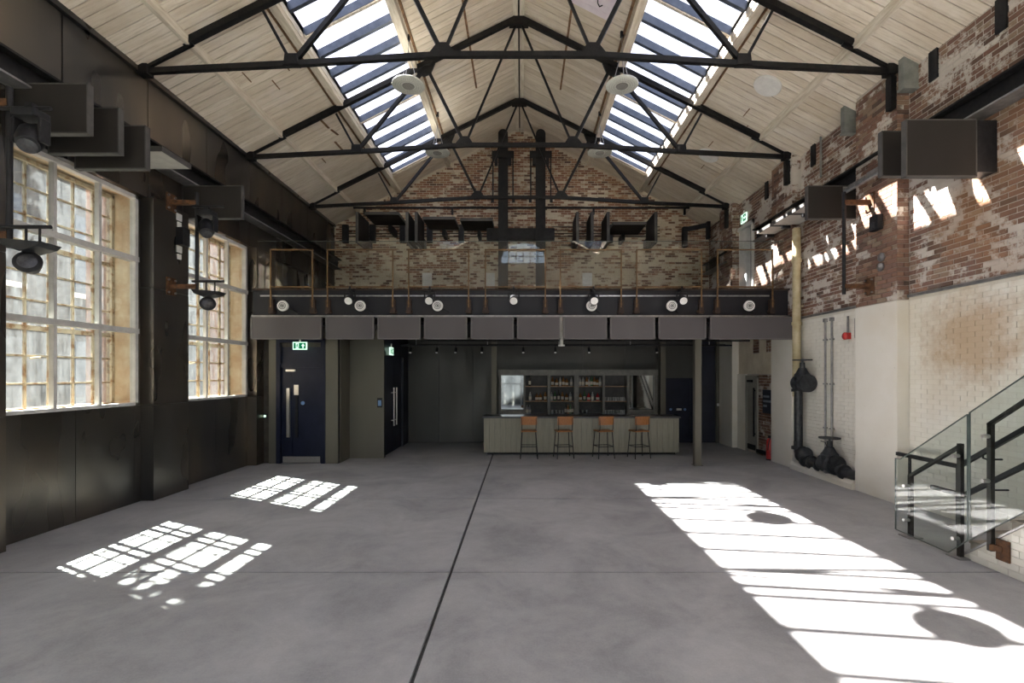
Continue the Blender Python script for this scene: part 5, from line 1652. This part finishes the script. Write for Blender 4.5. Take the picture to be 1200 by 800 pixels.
# handrails on the wall side
hr = thing('wall_handrail', 'pair of black handrails on the wall side of the stair', 'handrail', (6.1, 6.5, .8))
def rail(z, y0, y1, x, yend):
    zz = z + (y1 - yend) * .70
    MB().bar((x, y0, z), (x, y1, z), .05, .055).bar((x, y1, z), (x, yend, zz), .05, .055).build('rail', 'black', hr)
    for yy in (y1 - .35, y1 - 1.3):
        z2 = z + max(0, (y1 - yy)) * .70
        MB().tube([(x, yy, z2), (x, yy, z2 - .07), (x + .06, yy, z2 - .09), (XR, yy, z2 - .09)], .012, 8).build('rail_bracket', 'black', hr)
rail(.84, 7.75, 6.66, 6.02, 3.6)
rail(.46, 7.10, 6.58, 6.02, 3.6)
MB().bar((6.02, 6.66, .0), (6.02, 6.66, .84), .045, .045).bar((6.02, 7.5, 0), (6.02, 7.5, .84), .03, .03).build('rail_post', 'black', hr)
MB().box(5.93, 6.11, 6.57, 6.75, 0, .012).build('base_plate', 'black', hr)

# ------------------------------------------------------------------ outside
blk = thing('rooflight_blocker', 'unseen long ventilator housing on the roof beside the right rooflight', 'blocker', (1.9, 6, zc(1.9) + .17))  # unseen box, added to keep sun off part of the right rooflight
MB().box(1.55, 2.22, -2.0, 15.4, zc(1.55) + .16, 9.86).build('housing', 'slate', blk)
MB().box(1.45, 2.26, -2.1, 15.5, 9.86, 9.91).build('lid', 'slate', blk)
MB().box(-40, -6.82, -4.2, 40, -.42, -.385).build('trim_yard', 'asphalt')['kind'] = 'structure'
bpy.data.objects['trim_yard']['label'] = 'dark asphalt of the yard outside the left windows'
bpy.data.objects['trim_yard'].name = 'ground_yard'
gnd = MB().box(-60, 60, -40, 60, -0.6, -0.41).build('ground', 'ground_mat', at=(0, 0, -.6))
tag(gnd, 'grey yard ground outside the hall', None, None, 'structure')
nb_ = thing('yard_building', 'pale streaked building across the yard outside left windows', 'building', (-13, 9, -.4))
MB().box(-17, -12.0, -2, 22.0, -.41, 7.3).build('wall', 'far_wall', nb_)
MB().box(-17.2, -11.8, -2.2, 22.2, 7.3, 7.5).build('roof', 'slate', nb_)
for y_ in (5.5, 8.0, 10.5, 13.0):
    for zz in (.9, 4.3):
        MB().box(-12.02, -11.97, y_, y_ + 1.1, zz, zz + 2.1).build('window', 'bar_blue', nb_)
        MB().box(-11.99, -11.95, y_ - .1, y_ + 1.2, zz - .12, zz).build('sill', 'white', nb_)
for ya, yb, lab in ((8.02, 8.92, 'beyond the nearest left window'), (11.14, 12.1, 'beyond the farther left window')):
    b2 = MB().box(-7.22, -6.82, ya, yb, -.38, 6.5).build('buttress', 'far_brick', at=(-7.0, ya, -.38))
    tag(b2, f'pinkish brick buttress outside, {lab}', 'buttress', 'brick buttresses outside the left wall')
fn = thing('mirror_backdrop_fence', 'dark timber fence added outside to darken the bar mirror reflection', 'fence', (0, -7, -.4))  # added dark boards so the bar mirror reflects less brightness
for k in range(24):
    MB().box(-7.2 + .6 * k, -6.62 + .6 * k, -7.05, -7.0, -.41, 2.3).build('board', 'far_wall', fn)
MB().box(-7.2, 7.2, -7.1, -7.05, .2, .3).build('rail', 'timber_brown', fn)
MB().box(-7.2, 7.2, -7.1, -7.05, 1.8, 1.9).build('rail', 'timber_brown', fn)
def tree(x, y, h, r, n, label, seed):
    rn = random.Random(seed)
    t = thing('yard_tree', label, 'tree', (x, y, -.4), 'trees in the yard outside the left windows')
    MB().cyl((x, y, -.41), (x + .1, y, h - r * .4), .14, .07, n=10).build('trunk', 'bark', t)
    lv = MB()
    for _ in range(n):
        d = Vector((rn.gauss(0, 1), rn.gauss(0, 1), rn.gauss(0, .9))).normalized() * r * rn.random() ** .4
        c = Vector((x, y, h)) + d
        s = rn.uniform(.10, .2)
        a = Vector((rn.gauss(0, 1), rn.gauss(0, 1), rn.gauss(0, 1))).normalized()
        b = a.orthogonal().normalized()
        lv.add([c - a * s, c + b * s * .5, c + a * s, c - b * s * .5], [(0, 1, 2, 3)])
    f = lv.build('foliage', 'leaf', t)
    f['kind'] = 'stuff'
tree(-9.1, 7.0, 7.2, 0.85, 300, 'leafy tree close outside the nearest left window', 3)
tree(-9.9, 5.0, 4.2, 1.4, 1300, 'rounder leafy tree by the yard building', 5)
